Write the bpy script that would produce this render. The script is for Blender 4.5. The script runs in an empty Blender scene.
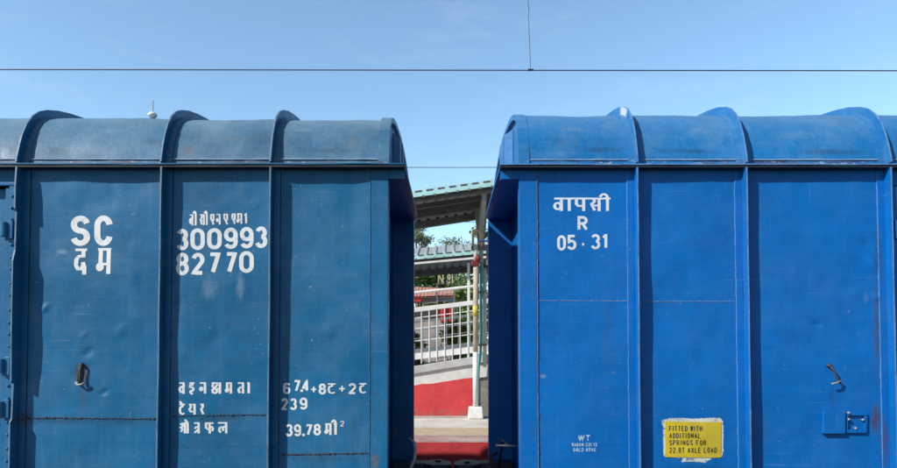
import bpy, bmesh, math, random
from mathutils import Vector, noise
random.seed(7)
C = bpy.context.scene
COL = C.collection
R = math.radians

# ------------------------------------------------------------------ camera
F = 650.0                      # focal length in photo pixels (photo 897 wide)
ZC = 2.3                       # eye height above rail
PITCH = R(1.8)
CX, CY = 448.5, 335.5          # principal point in photo pixels (the photo is a crop)
cam = bpy.data.cameras.new('camera')
cam.sensor_width = 36.0
cam.lens = 36.0 * F / 897.0
cam.shift_y = (CY - 234.0) / 897.0
cam.clip_start = 0.05
cam.clip_end = 3000
camo = bpy.data.objects.new('camera', cam)
COL.objects.link(camo)
camo.location = (0, 0, ZC)
camo.rotation_euler = (R(90) + PITCH, 0, 0)
C.camera = camo

# ------------------------------------------------------------------ light
SUN = Vector((-1.45, -1.0, 1.22)).normalized()
EL = math.asin(SUN.z)
AZ = math.atan2(SUN.x, SUN.y)
w = bpy.data.worlds.new('World')
C.world = w
w.use_nodes = True
nt = w.node_tree
nt.nodes.clear()
out = nt.nodes.new('ShaderNodeOutputWorld')
bg = nt.nodes.new('ShaderNodeBackground')
sky = nt.nodes.new('ShaderNodeTexSky')
sky.sky_type = 'NISHITA'
sky.sun_disc = False
sky.sun_elevation = EL
sky.sun_rotation = AZ
sky.altitude = 0
sky.air_density = 1.0
sky.dust_density = 0.4
sky.ozone_density = 1.5
bg.inputs['Strength'].default_value = 0.10
# thin wisps of cloud high up
tc = nt.nodes.new('ShaderNodeTexCoord')
mp = nt.nodes.new('ShaderNodeMapping')
mp.inputs['Scale'].default_value = (3.0, 3.0, 9.0)
mp.inputs['Location'].default_value = (1.9, 0.6, 0.1)
nz = nt.nodes.new('ShaderNodeTexNoise')
nz.inputs['Scale'].default_value = 2.2
nz.inputs['Detail'].default_value = 8
nz.inputs['Roughness'].default_value = 0.6
rp = nt.nodes.new('ShaderNodeValToRGB')
rp.color_ramp.elements[0].position = 0.56
rp.color_ramp.elements[0].color = (0, 0, 0, 1)
rp.color_ramp.elements[1].position = 0.80
rp.color_ramp.elements[1].color = (0.22, 0.22, 0.22, 1)
mx = nt.nodes.new('ShaderNodeMix')
mx.data_type = 'RGBA'
mx.inputs[7].default_value = (5.6, 6.8, 8.2, 1)
nt.links.new(tc.outputs['Generated'], mp.inputs['Vector'])
nt.links.new(mp.outputs['Vector'], nz.inputs['Vector'])
nt.links.new(nz.outputs['Fac'], rp.inputs['Fac'])
nt.links.new(rp.outputs['Color'], mx.inputs[0])
# added gain brightens the half of the sky away from the sun
sx = nt.nodes.new('ShaderNodeSeparateXYZ')
nt.links.new(tc.outputs['Generated'], sx.inputs[0])
vr = nt.nodes.new('ShaderNodeMapRange')
vr.interpolation_type = 'SMOOTHSTEP'
vr.inputs['From Min'].default_value = 0.0
vr.inputs['From Max'].default_value = 0.6
nt.links.new(sx.outputs[1], vr.inputs['Value'])
vm = nt.nodes.new('ShaderNodeMix')
vm.data_type = 'RGBA'
vm.blend_type = 'MULTIPLY'
vm.inputs[7].default_value = (1.80, 2.02, 1.98, 1)
nt.links.new(vr.outputs['Result'], vm.inputs[0])
nt.links.new(sky.outputs['Color'], vm.inputs[6])
nt.links.new(vm.outputs[2], mx.inputs[6])
nt.links.new(mx.outputs[2], bg.inputs['Color'])
nt.links.new(bg.outputs['Background'], out.inputs['Surface'])

sl = bpy.data.lights.new('sun', 'SUN')
sl.energy = 4.2
sl.angle = R(0.55)
sl.color = (1.0, 0.955, 0.89)
so = bpy.data.objects.new('sun', sl)
COL.objects.link(so)
so.rotation_euler = SUN.to_track_quat('Z', 'Y').to_euler()
so.location = SUN * 30

C.view_settings.view_transform = 'Standard'
C.view_settings.look = 'None'
C.view_settings.exposure = 0.3
C.view_settings.gamma = 1.0
C.view_settings.use_curve_mapping = False


def P(px, py, Y):
    """world point at depth Y that the photo shows at pixel (px, py)"""
    xc = (px - CX) / F
    yc = (CY - py) / F
    d = Vector((xc, math.cos(PITCH) - yc * math.sin(PITCH), math.sin(PITCH) + yc * math.cos(PITCH)))
    k = Y / d.y
    return Vector((d.x * k, Y, ZC + d.z * k))


# ------------------------------------------------------------------ materials
class N:
    """tiny node-graph helper"""
    def __init__(s, name):
        s.m = bpy.data.materials.new(name)
        s.m.use_nodes = True
        s.t = s.m.node_tree
        s.b = s.t.nodes['Principled BSDF']
        s.co = s.t.nodes.new('ShaderNodeTexCoord').outputs['Object']

    def put(s, sock, v):
        if isinstance(v, bpy.types.NodeSocket):
            s.t.links.new(v, sock)
        else:
            sock.default_value = v

    def noise(s, scale, detail=4, rough=0.55, stretch=None, off=(0, 0, 0), dist=0.0):
        n = s.t.nodes.new('ShaderNodeTexNoise')
        n.inputs['Scale'].default_value = scale
        n.inputs['Detail'].default_value = detail
        n.inputs['Roughness'].default_value = rough
        n.inputs['Distortion'].default_value = dist
        m = s.t.nodes.new('ShaderNodeMapping')
        m.inputs['Scale'].default_value = stretch or (1, 1, 1)
        m.inputs['Location'].default_value = off
        s.t.links.new(s.co, m.inputs['Vector'])
        s.t.links.new(m.outputs['Vector'], n.inputs['Vector'])
        return n.outputs['Fac']

    def ramp(s, v, a, b, lo=0.0, hi=1.0):
        n = s.t.nodes.new('ShaderNodeMapRange')
        n.inputs['From Min'].default_value = a
        n.inputs['From Max'].default_value = b
        n.inputs['To Min'].default_value = lo
        n.inputs['To Max'].default_value = hi
        s.put(n.inputs['Value'], v)
        return n.outputs['Result']

    def math(s, op, a, b=0.0):
        n = s.t.nodes.new('ShaderNodeMath')
        n.operation = op
        s.put(n.inputs[0], a)
        s.put(n.inputs[1], b)
        return n.outputs[0]

    def mix(s, f, a, b):
        n = s.t.nodes.new('ShaderNodeMix')
        n.data_type = 'RGBA'
        s.put(n.inputs[0], f)
        for k, v in ((6, a), (7, b)):
            s.put(n.inputs[k], v if isinstance(v, bpy.types.NodeSocket) else tuple(v[:3]) + (1,))
        return n.outputs[2]

    def sep(s, which):
        n = s.t.nodes.new('ShaderNodeSeparateXYZ')
        s.t.links.new(s.co, n.inputs[0])
        return n.outputs[which]

    def bump(s, h, strength, dist, prev=None):
        n = s.t.nodes.new('ShaderNodeBump')
        n.inputs['Strength'].default_value = strength
        n.inputs['Distance'].default_value = dist
        s.put(n.inputs['Height'], h)
        if prev is not None:
            s.t.links.new(prev, n.inputs['Normal'])
        return n.outputs['Normal']

    def done(s, col, rough=0.5, nrm=None, spec=0.5, metal=0.0):
        s.put(s.b.inputs['Base Color'], col if isinstance(col, bpy.types.NodeSocket) else tuple(col[:3]) + (1,))
        s.put(s.b.inputs['Roughness'], rough)
        s.b.inputs['Specular IOR Level'].default_value = spec
        s.b.inputs['Metallic'].default_value = metal
        if nrm is not None:
            s.t.links.new(nrm, s.b.inputs['Normal'])
        return s.m


def paint(name, base, dust=(0.30, 0.36, 0.40), dusty=0.12, chip=0.5, rust=0.3, var=0.22, seed=0.0, rough=0.42, top=0.0, lip=None, spot=None, peel=0.5, stains=()):
    n = N(name)
    o = (seed, seed * 1.7, seed * 0.6)
    big = n.noise(1.1, 5, 0.6, off=o)
    mid = n.noise(5.0, 6, 0.65, off=o, dist=0.6)
    drip = n.noise(9.0, 4, 0.6, stretch=(2.6, 2.6, 0.16), off=o)
    brush = n.noise(11.0, 5, 0.65, stretch=(0.16, 0.16, 5.0), off=o)
    dark = tuple(c * (1 - var) for c in base)
    lite = tuple(min(1, c * (1 + var)) for c in base)
    col = n.mix(n.ramp(big, 0.3, 0.7), dark, lite)
    col = n.mix(n.ramp(mid, 0.42, 0.75, 0, 0.30), col, tuple(c * 0.72 for c in base))
    col = n.mix(n.ramp(brush, 0.45, 0.8, 0, 0.16 + .3 * peel), col, tuple(c * 1.5 for c in base))
    sc1 = n.ramp(n.noise(26, 3, 0.5, stretch=(0.06, 0.06, 5.0), off=(seed, 3, 8), dist=0.2), 0.68, 0.74)
    sc2 = n.ramp(n.noise(26, 3, 0.5, stretch=(5.0, 5.0, 0.07), off=(seed, 6, 2), dist=0.2), 0.69, 0.75)
    gate = n.ramp(n.noise(3.1, 3, 0.6, off=(seed, 1, 12)), 0.45, 0.65)
    col = n.mix(n.math('MULTIPLY', n.math('MAXIMUM', sc1, sc2), n.math('MULTIPLY', gate, 0.30)), col, (0.33, 0.43, 0.52))
    # settled dust and run-off streaks
    d = n.math('MULTIPLY', n.ramp(drip, 0.5, 0.78), n.ramp(big, 0.35, 0.65, 0.25, 1.0))
    col = n.mix(n.math('MULTIPLY', d, dusty * 1.3), col, dust)
    if top > 0:                        # dust lies on what faces the sky
        gn = n.t.nodes.new('ShaderNodeNewGeometry')
        sp = n.t.nodes.new('ShaderNodeSeparateXYZ')
        n.t.links.new(gn.outputs['Normal'], sp.inputs[0])
        col = n.mix(n.math('MULTIPLY', n.ramp(sp.outputs[2], 0.35, 0.95, 0, top), n.ramp(mid, 0.2, 0.7, 0.5, 1.0)), col, dust)
    if lip is not None:                # rust and scraped paint along the foot of the roof
        near = n.ramp(n.sep(2), lip + 0.045, lip + 0.012)
        lo = n.noise(5.0, 5, 0.65, stretch=(1.0, 1, 3), off=o)
        col = n.mix(n.math('MULTIPLY', near, n.math('MULTIPLY', n.ramp(lo, 0.50, 0.58), 0.85)), col, (0.10, 0.035, 0.028))
        col = n.mix(n.math('MULTIPLY', near, n.math('MULTIPLY', n.ramp(n.noise(16, 5, 0.65, stretch=(1, 1, 2), off=(9, 3, seed)), 0.58, 0.62), 0.8)), col, (0.42, 0.44, 0.46))
    for (sx_, sz_, rx_, rz_, sc_, am_) in stains:      # local stains: rust runs, smears
        ux = n.math('DIVIDE', n.math('SUBTRACT', n.sep(0), sx_), rx_)
        uz = n.math('DIVIDE', n.math('SUBTRACT', n.sep(2), sz_), rz_)
        rr = n.math('SQRT', n.math('ADD', n.math('MULTIPLY', ux, ux), n.math('MULTIPLY', uz, uz)))
        rr = n.math('ADD', rr, n.ramp(n.noise(34, 5, 0.7, stretch=(1, 1, 0.5), off=(sx_, 1, sz_)), 0.2, 0.8, -0.55, 0.55))
        col = n.mix(n.ramp(rr, 1.0, 0.25, 0, am_), col, sc_)
    if spot is not None:               # splash of droppings
        vd = n.t.nodes.new('ShaderNodeVectorMath')
        vd.operation = 'DISTANCE'
        n.t.links.new(n.co, vd.inputs[0])
        vd.inputs[1].default_value = spot
        col = n.mix(n.math('MULTIPLY', n.ramp(n.math('ADD', vd.outputs['Value'], n.ramp(n.noise(26, 5, 0.7), 0, 1, -0.09, 0.09)), 0.13, 0.07), 0.85), col, (0.66, 0.66, 0.62))
    col = n.mix(n.ramp(n.noise(2.4, 8, 0.7, off=o), 0.45, 0.8, 0, dusty * 2.2), col, dust)
    # dark grime specks, pale chips, rust
    fine = n.noise(70, 3, 0.6, off=o)
    col = n.mix(n.math('MULTIPLY', n.ramp(fine, 0.63, 0.70), 0.35), col, tuple(c * 0.35 for c in base))
    chips = n.math('MULTIPLY', n.ramp(n.noise(38, 4, 0.65, off=(seed + 5, 2, 1)), 0.665, 0.69), n.ramp(mid, 0.48, 0.62))
    col = n.mix(n.math('MULTIPLY', chips, chip), col, (0.42, 0.50, 0.55))
    rs = n.math('MULTIPLY', n.ramp(n.noise(20, 6, 0.7, off=(seed, 9, 4)), 0.60, 0.68), n.ramp(n.noise(1.7, 3, 0.5, off=(4, seed, 3)), 0.56, 0.68))
    col = n.mix(n.math('MULTIPLY', rs, rust), col, (0.075, 0.032, 0.016))
    pl_ = n.noise(42, 4, 0.6, off=o)
    col = n.mix(n.ramp(pl_, 0.45, 0.75, 0, 0.22 * peel), col, tuple(c * 1.5 for c in base))
    col = n.mix(n.ramp(pl_, 0.5, 0.25, 0, 0.30 * peel), col, tuple(c * 0.6 for c in base))
    b0 = n.bump(n.noise(6, 5, 0.6, off=o), 0.14, 0.02)
    b1 = n.bump(brush, 0.30 * peel, 0.006, b0)
    b2 = n.bump(pl_, 0.34 * peel, 0.003, b1)
    rg = n.ramp(mid, 0.3, 0.75, rough - 0.08, rough + 0.16)
    return n.done(col, rg, b2, 0.24)


def plain(name, base, var=0.2, scale=8.0, rough=0.6, bump=0.15, dirt=(0.1, 0.085, 0.07), dirty=0.25, metal=0.0, bd=0.01):
    n = N(name)
    a = n.noise(scale, 6, 0.62)
    b = n.noise(scale * 0.23, 5, 0.6, off=(3, 1, 2))
    col = n.mix(n.ramp(a, 0.3, 0.7), tuple(c * (1 - var) for c in base), tuple(min(1, c * (1 + var)) for c in base))
    col = n.mix(n.ramp(b, 0.48, 0.75, 0, dirty), col, dirt)
    return n.done(col, rough, n.bump(n.noise(scale * 4, 4, 0.6), bump, bd), 0.4, metal)


NAVY = (0.0060, 0.116, 0.255)
ROYAL = (0.0002, 0.127, 0.435)
RUST, SOOT, CHALK = (0.085, 0.040, 0.022), (0.016, 0.022, 0.03), (0.34, 0.42, 0.48)
LROOT = P(388.0, 320, 5.0).x - 4.8
RROOT = P(519.5, 320, 5.0).x + 4.8


def st(root, rows):
    return [(P(x, y, 5.0).x - root, P(x, y, 5.0).z, a / 130.0, b / 130.0, c, m) for x, y, a, b, c, m in rows]


M = {}
M['navy'] = paint('faded_navy_paint', NAVY, seed=1.3, chip=0.55, rust=0.5, dusty=0.065, stains=st(LROOT, (
    (81, 373, 9, 13, RUST, .75), (82, 396, 4, 22, RUST, .35), (24, 418, 8, 9, RUST, .8), (60, 420, 60, 5, SOOT, .45), (130, 421, 50, 5, SOOT, .35),
    (220, 418, 50, 5, SOOT, .40), (375, 462, 6, 9, (0.14, 0.12, 0.09), .7), (209, 289, 10, 14, CHALK, .20), (240, 286, 5, 18, CHALK, .34), (62, 252, 7, 3, CHALK, .35),
    (300, 432, 20, 8, SOOT, .25), (322, 458, 45, 6, SOOT, .30))))
M['navy_roof'] = paint('dusty_navy_roof_paint', (0.036, 0.130, 0.235), dust=(0.27, 0.36, 0.40), dusty=0.18, chip=0.6, rust=0.7, seed=4.1, var=0.30, rough=0.46, top=0.45, lip=3.775, stains=st(LROOT, (
    (105, 128, 16, 5, CHALK, .14), (150, 140, 9, 5, (0.05, 0.08, 0.10), .5), (235, 137, 24, 6, (0.09, 0.12, 0.14), .45), (330, 150, 34, 4, SOOT, .35), (60, 151, 22, 5, SOOT, .3), (188, 150, 8, 8, RUST, .35), (300, 126, 12, 4, CHALK, .14), (352, 140, 10, 10, (0.09, 0.12, 0.14), .4))))
M['royal'] = paint('royal_blue_paint', ROYAL, dust=(0.16, 0.27, 0.42), seed=7.7, chip=0.35, rust=0.25, dusty=0.05, var=0.12, rough=0.40, peel=0.22, stains=st(RROOT, (
    (878, 255, 6, 40, (0.03, 0.075, 0.11), .55), (877, 330, 5, 60, (0.05, 0.06, 0.075), .55), (876, 418, 6, 18, RUST, .75), (884, 440, 5, 30, RUST, .5), (866, 298, 4, 6, CHALK, .12),
    (829, 366, 5, 5, SOOT, .5), (832, 398, 3, 20, SOOT, .25), (543, 376, 4, 3, CHALK, .4), (700, 470, 40, 8, SOOT, .3), (608, 345, 8, 60, (0.02, 0.11, 0.28), .35))))
M['royal_roof'] = paint('dusty_royal_roof_paint', (0.010, 0.148, 0.385), dust=(0.22, 0.33, 0.40), dusty=0.16, chip=0.5, rust=0.4, var=0.16, seed=2.9, rough=0.42, top=0.40, lip=3.775, stains=st(RROOT, (
    (575, 126, 22, 4, CHALK, .12), (600, 150, 26, 4, (0.02, 0.06, 0.14), .5), (690, 151, 40, 4, (0.02, 0.05, 0.11), .5), (705, 128, 16, 5, CHALK, .1), (800, 132, 26, 6, CHALK, .1), (830, 152, 44, 4, (0.03, 0.04, 0.09), .5), (560, 141, 8, 6, (0.02, 0.06, 0.14), .4))))
M['royal_hoop'] = paint('splashed_royal_roof_paint', (0.010, 0.148, 0.385), dust=(0.22, 0.33, 0.40), dusty=0.16, var=0.16, seed=2.9, rough=0.42, top=0.40, spot=(-3.906, -1.33, 4.31))
M['seam_navy'] = plain('navy_weld_bead', (0.02, 0.05, 0.09), scale=30, rough=0.6)
M['seam_rust'] = plain('rusted_weld_bead', (0.045, 0.022, 0.02), scale=30, rough=0.8)
M['seam_pale'] = plain('dusty_pale_bead', (0.24, 0.33, 0.42), scale=30, rough=0.6, dirt=(0.05, 0.12, 0.25), dirty=0.6)
M['edge_navy'] = plain('scuffed_highlight_navy_edge', (0.11, 0.20, 0.30), scale=40, rough=0.5, dirt=(0.03, 0.09, 0.17), dirty=0.8)
M['edge_royal'] = plain('scuffed_highlight_royal_edge', (0.10, 0.25, 0.50), scale=40, rough=0.45, dirt=(0.01, 0.12, 0.40), dirty=0.8)
M['iron'] = plain('rusty_iron', (0.060, 0.056, 0.054), scale=60, rough=0.6, dirt=(0.06, 0.028, 0.014), dirty=0.6)
M['wear'] = plain('worn_bright_iron', (0.30, 0.31, 0.31), scale=50, rough=0.45, dirt=(0.1, 0.06, 0.03), dirty=0.6)
M['black'] = plain('greasy_black_steel_and_shade', (0.012, 0.02, 0.032), scale=10, rough=0.5)
M['hose'] = plain('pale_dusty_hose', (0.55, 0.53, 0.49), scale=20, rough=0.8)
M['rubber'] = plain('dusty_rubber', (0.22, 0.21, 0.19), scale=20, rough=0.8)


def letter_mat(name, base, under, amt):
    n = N(name)
    a = n.noise(45, 6, 0.7)
    b = n.noise(7, 4, 0.6, off=(2, 5, 1))
    m = n.math('MULTIPLY', n.ramp(a, 0.50, 0.60), n.ramp(b, 0.44, 0.60))
    col = n.mix(n.math('MULTIPLY', m, amt), base, under)
    col = n.mix(n.ramp(n.noise(20, 4), 0.4, 0.7, 0, 0.25), col, tuple(c * 0.72 for c in base))
    return n.done(col, 0.6, None, 0.3)


M['white_navy'] = letter_mat('worn_white_stencil_on_navy', (0.70, 0.73, 0.73), NAVY, 0.36)
M['white_royal'] = letter_mat('worn_white_stencil_on_royal', (0.66, 0.72, 0.78), ROYAL, 0.36)
M['faint_royal'] = letter_mat('faint_white_stencil', (0.42, 0.55, 0.72), ROYAL, 0.85)
M['yellow'] = plain('yellow_plate_paint', (0.60, 0.46, 0.02), var=0.10, scale=12, rough=0.5, dirt=(0.22, 0.19, 0.06), dirty=0.5)
M['plate_text'] = plain('black_plate_lettering', (0.03, 0.035, 0.03), scale=40, rough=0.6)
M['torn'] = letter_mat('torn_label_residue', (0.56, 0.58, 0.52), (0.03, 0.13, 0.33), 0.95)
M['concrete'] = plain('pale_concrete', (0.60, 0.585, 0.53), var=0.14, scale=3, rough=0.9, dirt=(0.30, 0.26, 0.20), dirty=0.6, bd=0.02)
M['tile'] = plain('tan_paving', (0.50, 0.40, 0.27), var=0.2, scale=5, rough=0.85, dirt=(0.55, 0.50, 0.40), dirty=0.5)
M['stone_edge'] = plain('pinkish_worn_edge', (0.44, 0.26, 0.24), var=0.3, scale=4, rough=0.9, dirt=(0.5, 0.48, 0.44), dirty=0.7)
M['asphalt'] = plain('dark_asphalt', (0.055, 0.055, 0.055), scale=10, rough=0.9)
M['gravel'] = plain('track_ballast', (0.11, 0.098, 0.085), var=0.4, scale=14, rough=1.0, bump=0.8, bd=0.06)


def red_wall(name, base, worn, lo, hi):
    n = N(name)
    a = n.noise(2.2, 7, 0.68)
    b = n.noise(9, 6, 0.65, off=(1, 7, 3))
    col = n.mix(n.ramp(a, 0.3, 0.7), tuple(c * 0.8 for c in base), tuple(c * 1.15 for c in base))
    z = n.sep(2)
    foot = n.math('MULTIPLY', n.ramp(z, hi, lo), n.ramp(b, 0.42, 0.6))
    col = n.mix(foot, col, worn)
    col = n.mix(n.math('MULTIPLY', n.ramp(n.noise(16, 5), 0.6, 0.7), 0.45), col, worn)
    return n.done(col, 0.75, n.bump(b, 0.3, 0.02), 0.3)


M['red'] = red_wall('weathered_red_wall_paint', (0.56, 0.050, 0.055), (0.24, 0.15, 0.12), 0.0, 0.22)
M['red_edge'] = red_wall('platform_edge_red_paint', (0.52, 0.048, 0.055), (0.20, 0.07, 0.06), -3.0, -2.0)
M['white'] = plain('dusty_white_paint', (0.72, 0.72, 0.70), var=0.07, scale=10, rough=0.55, dirt=(0.42, 0.38, 0.32), dirty=0.4)
M['grey'] = plain('grey_coping', (0.46, 0.46, 0.45), var=0.12, scale=8, rough=0.8, dirt=(0.25, 0.22, 0.2), dirty=0.4)
M['beige'] = plain('weathered_beige_paint', (0.46, 0.41, 0.34), var=0.25, scale=9, rough=0.6, dirt=(0.25, 0.2, 0.15), dirty=0.6)
M['white_wall'] = plain('peeling_whitewash', (0.62, 0.61, 0.58), var=0.1, scale=5, rough=0.85, dirt=(0.36, 0.33, 0.30), dirty=0.7)
M['teal_sheet'] = plain('pale_teal_sheet', (0.40, 0.68, 0.67), var=0.12, scale=5, rough=0.45, dirt=(0.36, 0.48, 0.46), dirty=0.5)
M['roof_grey'] = plain('dusty_canopy_sheet', (0.30, 0.33, 0.33), var=0.15, scale=3, rough=0.6)
M['under'] = plain('grey_steel_framing', (0.17, 0.165, 0.155), var=0.2, scale=6, rough=0.6, dirt=(0.08, 0.06, 0.05), dirty=0.5)
M['post_grey'] = plain('greenish_grey_steel', (0.30, 0.34, 0.31), var=0.12, scale=6, rough=0.5)
M['teal'] = plain('teal_pipe_paint', (0.10, 0.36, 0.36), var=0.15, scale=8, rough=0.5)
M['pale_green'] = plain('pale_green_paint', (0.42, 0.55, 0.47), var=0.1, scale=8, rough=0.6)
M['copper'] = plain('peach_loop_paint', (0.55, 0.34, 0.22), var=0.2, scale=12, rough=0.5)
M['maroon'] = plain('maroon_paint', (0.16, 0.02, 0.025), scale=14, rough=0.5)
M['yellow_band'] = plain('yellow_band_paint', (0.62, 0.50, 0.08), scale=14, rough=0.6)
M['stone'] = plain('grey_masonry', (0.23, 0.21, 0.19), var=0.3, scale=7, rough=0.95, bump=0.5, bd=0.03)
M['clay'] = plain('salmon_roof_tiles', (0.44, 0.19, 0.135), var=0.35, scale=9, rough=0.85, dirt=(0.40, 0.33, 0.27), dirty=0.6)
M['kiosk_red'] = plain('kiosk_red_board', (0.52, 0.035, 0.03), var=0.15, scale=6, rough=0.5)
M['kiosk_grey'] = plain('kiosk_grey_board', (0.34, 0.31, 0.30), var=0.2, scale=6, rough=0.7)
M['blue_white'] = plain('kiosk_pale_banner', (0.55, 0.57, 0.66), var=0.15, scale=10, rough=0.6, dirt=(0.12, 0.16, 0.45), dirty=0.7)
M['cream'] = plain('cream_letter_paint', (0.46, 0.44, 0.28), var=0.1, scale=8, rough=0.6)
M['dark_glass'] = plain('dark_window', (0.02, 0.025, 0.03), scale=5, rough=0.15)
M['bark'] = plain('tree_bark', (0.16, 0.12, 0.085), var=0.3, scale=12, rough=0.95, bump=0.5, bd=0.03)
M['wire'] = plain('weathered_copper_wire', (0.035, 0.04, 0.05), scale=30, rough=0.5)
M['porcelain'] = plain('white_porcelain', (0.80, 0.80, 0.78), var=0.05, scale=20, rough=0.4)


def leaf_mat(name, a, b):
    n = N(name)
    col = n.mix(n.ramp(n.noise(1.6, 4), 0.35, 0.65), a, b)
    col = n.mix(n.ramp(n.noise(14, 2, off=(1, 1, 1)), 0.5, 0.7, 0, 0.5), col, tuple(c * 1.5 for c in b))
    m = n.done(col, 0.6, None, 0.3)
    n.b.inputs['Subsurface Weight'].default_value = 0.0
    return m


M['leaf_a'] = leaf_mat('olive_leaves', (0.13, 0.165, 0.08), (0.23, 0.28, 0.14))
M['leaf_b'] = leaf_mat('deep_green_leaves', (0.035, 0.075, 0.018), (0.085, 0.15, 0.035))
M['leaf_c'] = leaf_mat('fresh_green_leaves', (0.09, 0.16, 0.04), (0.20, 0.29, 0.09))


# ------------------------------------------------------------------ mesh helpers
class MB:
    """collects shapes into one mesh; coordinates are world, build() makes them relative to the parent thing"""
    def __init__(s):
        s.v = []
        s.f = []

    def quad(s, a, b, c, d):
        i = len(s.v)
        s.v += [a, b, c, d]
        s.f.append((i, i + 1, i + 2, i + 3))

    def box(s, x0, x1, y0, y1, z0, z1):
        s.hexa([(x0, y0, z0), (x1, y0, z0), (x1, y1, z0), (x0, y1, z0),
                (x0, y0, z1), (x1, y0, z1), (x1, y1, z1), (x0, y1, z1)])

    def hexa(s, p):
        i = len(s.v)
        s.v += [tuple(q) for q in p]
        for f in ((0, 3, 2, 1), (4, 5, 6, 7), (0, 1, 5, 4), (1, 2, 6, 5), (2, 3, 7, 6), (3, 0, 4, 7)):
            s.f.append(tuple(i + k for k in f))

    def grid(s, rows, close=False):
        i = len(s.v)
        m = len(rows[0])
        for r in rows:
            s.v += [tuple(q) for q in r]
        for a in range(len(rows) - 1):
            for b in range(m - 1 + (1 if close else 0)):
                c = (b + 1) % m
                s.f.append((i + a * m + b, i + a * m + c, i + (a + 1) * m + c, i + (a + 1) * m + b))

    def tube(s, pts, r, n=8, caps=True):
        pts = [Vector(p) for p in pts]
        rr = r if isinstance(r, (list, tuple)) else [r] * len(pts)
        rows = []
        up = None
        for k, p in enumerate(pts):
            d = (pts[min(k + 1, len(pts) - 1)] - pts[max(k - 1, 0)]).normalized()
            if up is None:
                a = Vector((0, 0, 1)) if abs(d.z) < 0.9 else Vector((1, 0, 0))
                up = d.cross(a).normalized()
            up = (up - d * up.dot(d)).normalized()
            q = d.cross(up)
            rows.append([p + (up * math.cos(t) + q * math.sin(t)) * rr[k]
                         for t in [2 * math.pi * j / n for j in range(n)]])
        i = len(s.v)
        s.grid(rows, True)
        if caps:
            s.f.append(tuple(i + j for j in range(n)))
            e = i + (len(rows) - 1) * n
            s.f.append(tuple(e + j for j in reversed(range(n))))

    def lathe(s, c, prof, n=16):
        rows = [[(c[0] + r * math.cos(2 * math.pi * j / n), c[1] + r * math.sin(2 * math.pi * j / n), c[2] + z)
                 for j in range(n)] for r, z in prof]
        s.grid(rows, True)

    def ball(s, c, r, seg=8, ry=1, rz=1):
        prof = [(max(1e-4, math.sin(math.pi * k / seg)) * r, -math.cos(math.pi * k / seg) * r * rz) for k in range(seg + 1)]
        s.lathe(c, prof, seg * 2 - 4 if seg > 4 else 8)

    def prism(s, poly, axis, a, b):
        """extrude a 2-D outline along axis ('x','y','z') from a to b"""
        def pt(u, v, t):
            return {'x': (t, u, v), 'y': (u, t, v), 'z': (u, v, t)}[axis]
        i = len(s.v)
        n = len(poly)
        s.v += [pt(u, v, a) for u, v in poly] + [pt(u, v, b) for u, v in poly]
        s.f.append(tuple(i + k for k in range(n)))
        s.f.append(tuple(i + n + k for k in reversed(range(n))))
        for k in range(n):
            s.f.append((i + k, i + (k + 1) % n, i + n + (k + 1) % n, i + n + k))

    def build(s, name, mat, parent=None, bevel=0.0, smooth=False, label=None):
        base = Vector((0, 0, 0))
        q = parent
        while q is not None:
            base += q.location
            q = q.parent
        me = bpy.data.meshes.new(name)
        me.from_pydata([tuple(Vector(v) - base) for v in s.v], [], s.f)
        bm = bmesh.new()
        bm.from_mesh(me)
        bmesh.ops.remove_doubles(bm, verts=bm.verts, dist=1e-5)
        bmesh.ops.recalc_face_normals(bm, faces=bm.faces)
        bm.to_mesh(me)
        bm.free()
        me.materials.append(M[mat] if isinstance(mat, str) else mat)
        o = bpy.data.objects.new(name, me)
        COL.objects.link(o)
        if parent is not None:
            o.parent = parent
        if smooth:
            me.polygons.foreach_set('use_smooth', [True] * len(me.polygons))
            me.update()
        if bevel > 0:
            b = o.modifiers.new('bevel', 'BEVEL')
            b.width = bevel
            b.segments = 2
            b.limit_method = 'ANGLE'
        if label:
            o['label'] = label
        return o


def tag(o, label=None, cat=None, group=None, kind=None):
    if label:
        o['label'] = label
    if cat:
        o['category'] = cat
    if group:
        o['group'] = group
    if kind:
        o['kind'] = kind
    return o


def thing(name, loc, label, cat, group=None):
    o = bpy.data.objects.new(name, None)
    COL.objects.link(o)
    o.location = loc
    o.empty_display_size = 0.2
    return tag(o, label, cat, group)


# ------------------------------------------------------------------ ground and platforms
EDGE_Y, PLAT_Z = 10.92, 0.857
g = MB()
g.quad((-400, -200, 0), (400, -200, 0), (400, 900, 0), (-400, 900, 0))
tag(g.build('ground', 'gravel'), kind='structure')
g = MB()                                     # the platform across the tracks
g.box(-40, 40, EDGE_Y + 0.35, 40, 0.02, PLAT_Z)
tag(g.build('platform', 'concrete'), kind='structure')
g = MB()                                     # red painted lip of that platform
g.box(-40, 40, EDGE_Y - .02, EDGE_Y + 0.349, 0.02, PLAT_Z)
tag(g.build('platform_kerb', 'red_edge'), kind='structure')
g = MB()
rows = []
for k in range(161):
    x = -40 + k * 0.5
    j = noise.noise(Vector((x * 1.7, 3, 1))) * 0.015
    rows.append([(x, EDGE_Y + 0.0 + j, PLAT_Z + 0.001), (x, EDGE_Y + 0.0 + j, PLAT_Z + 0.006), (x, 11.75, PLAT_Z + 0.004)])
g.grid(rows)
tag(g.build('platform_edging', 'stone_edge'), kind='structure')
g = MB()
g.quad((-40, 11.80, PLAT_Z + 0.006), (40, 11.80, PLAT_Z + 0.006), (40, 13.1, PLAT_Z + 0.006), (-40, 13.1, PLAT_Z + 0.006))
tag(g.build('tactile_paving', 'tile'), kind='structure')
g = MB()                                     # the platform the photo was taken from
g.box(-40, 40, -9, 3.1, 0.02, 0.80)
tag(g.build('platform', 'asphalt'), kind='structure')

# ------------------------------------------------------------------ stroke lettering


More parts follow.
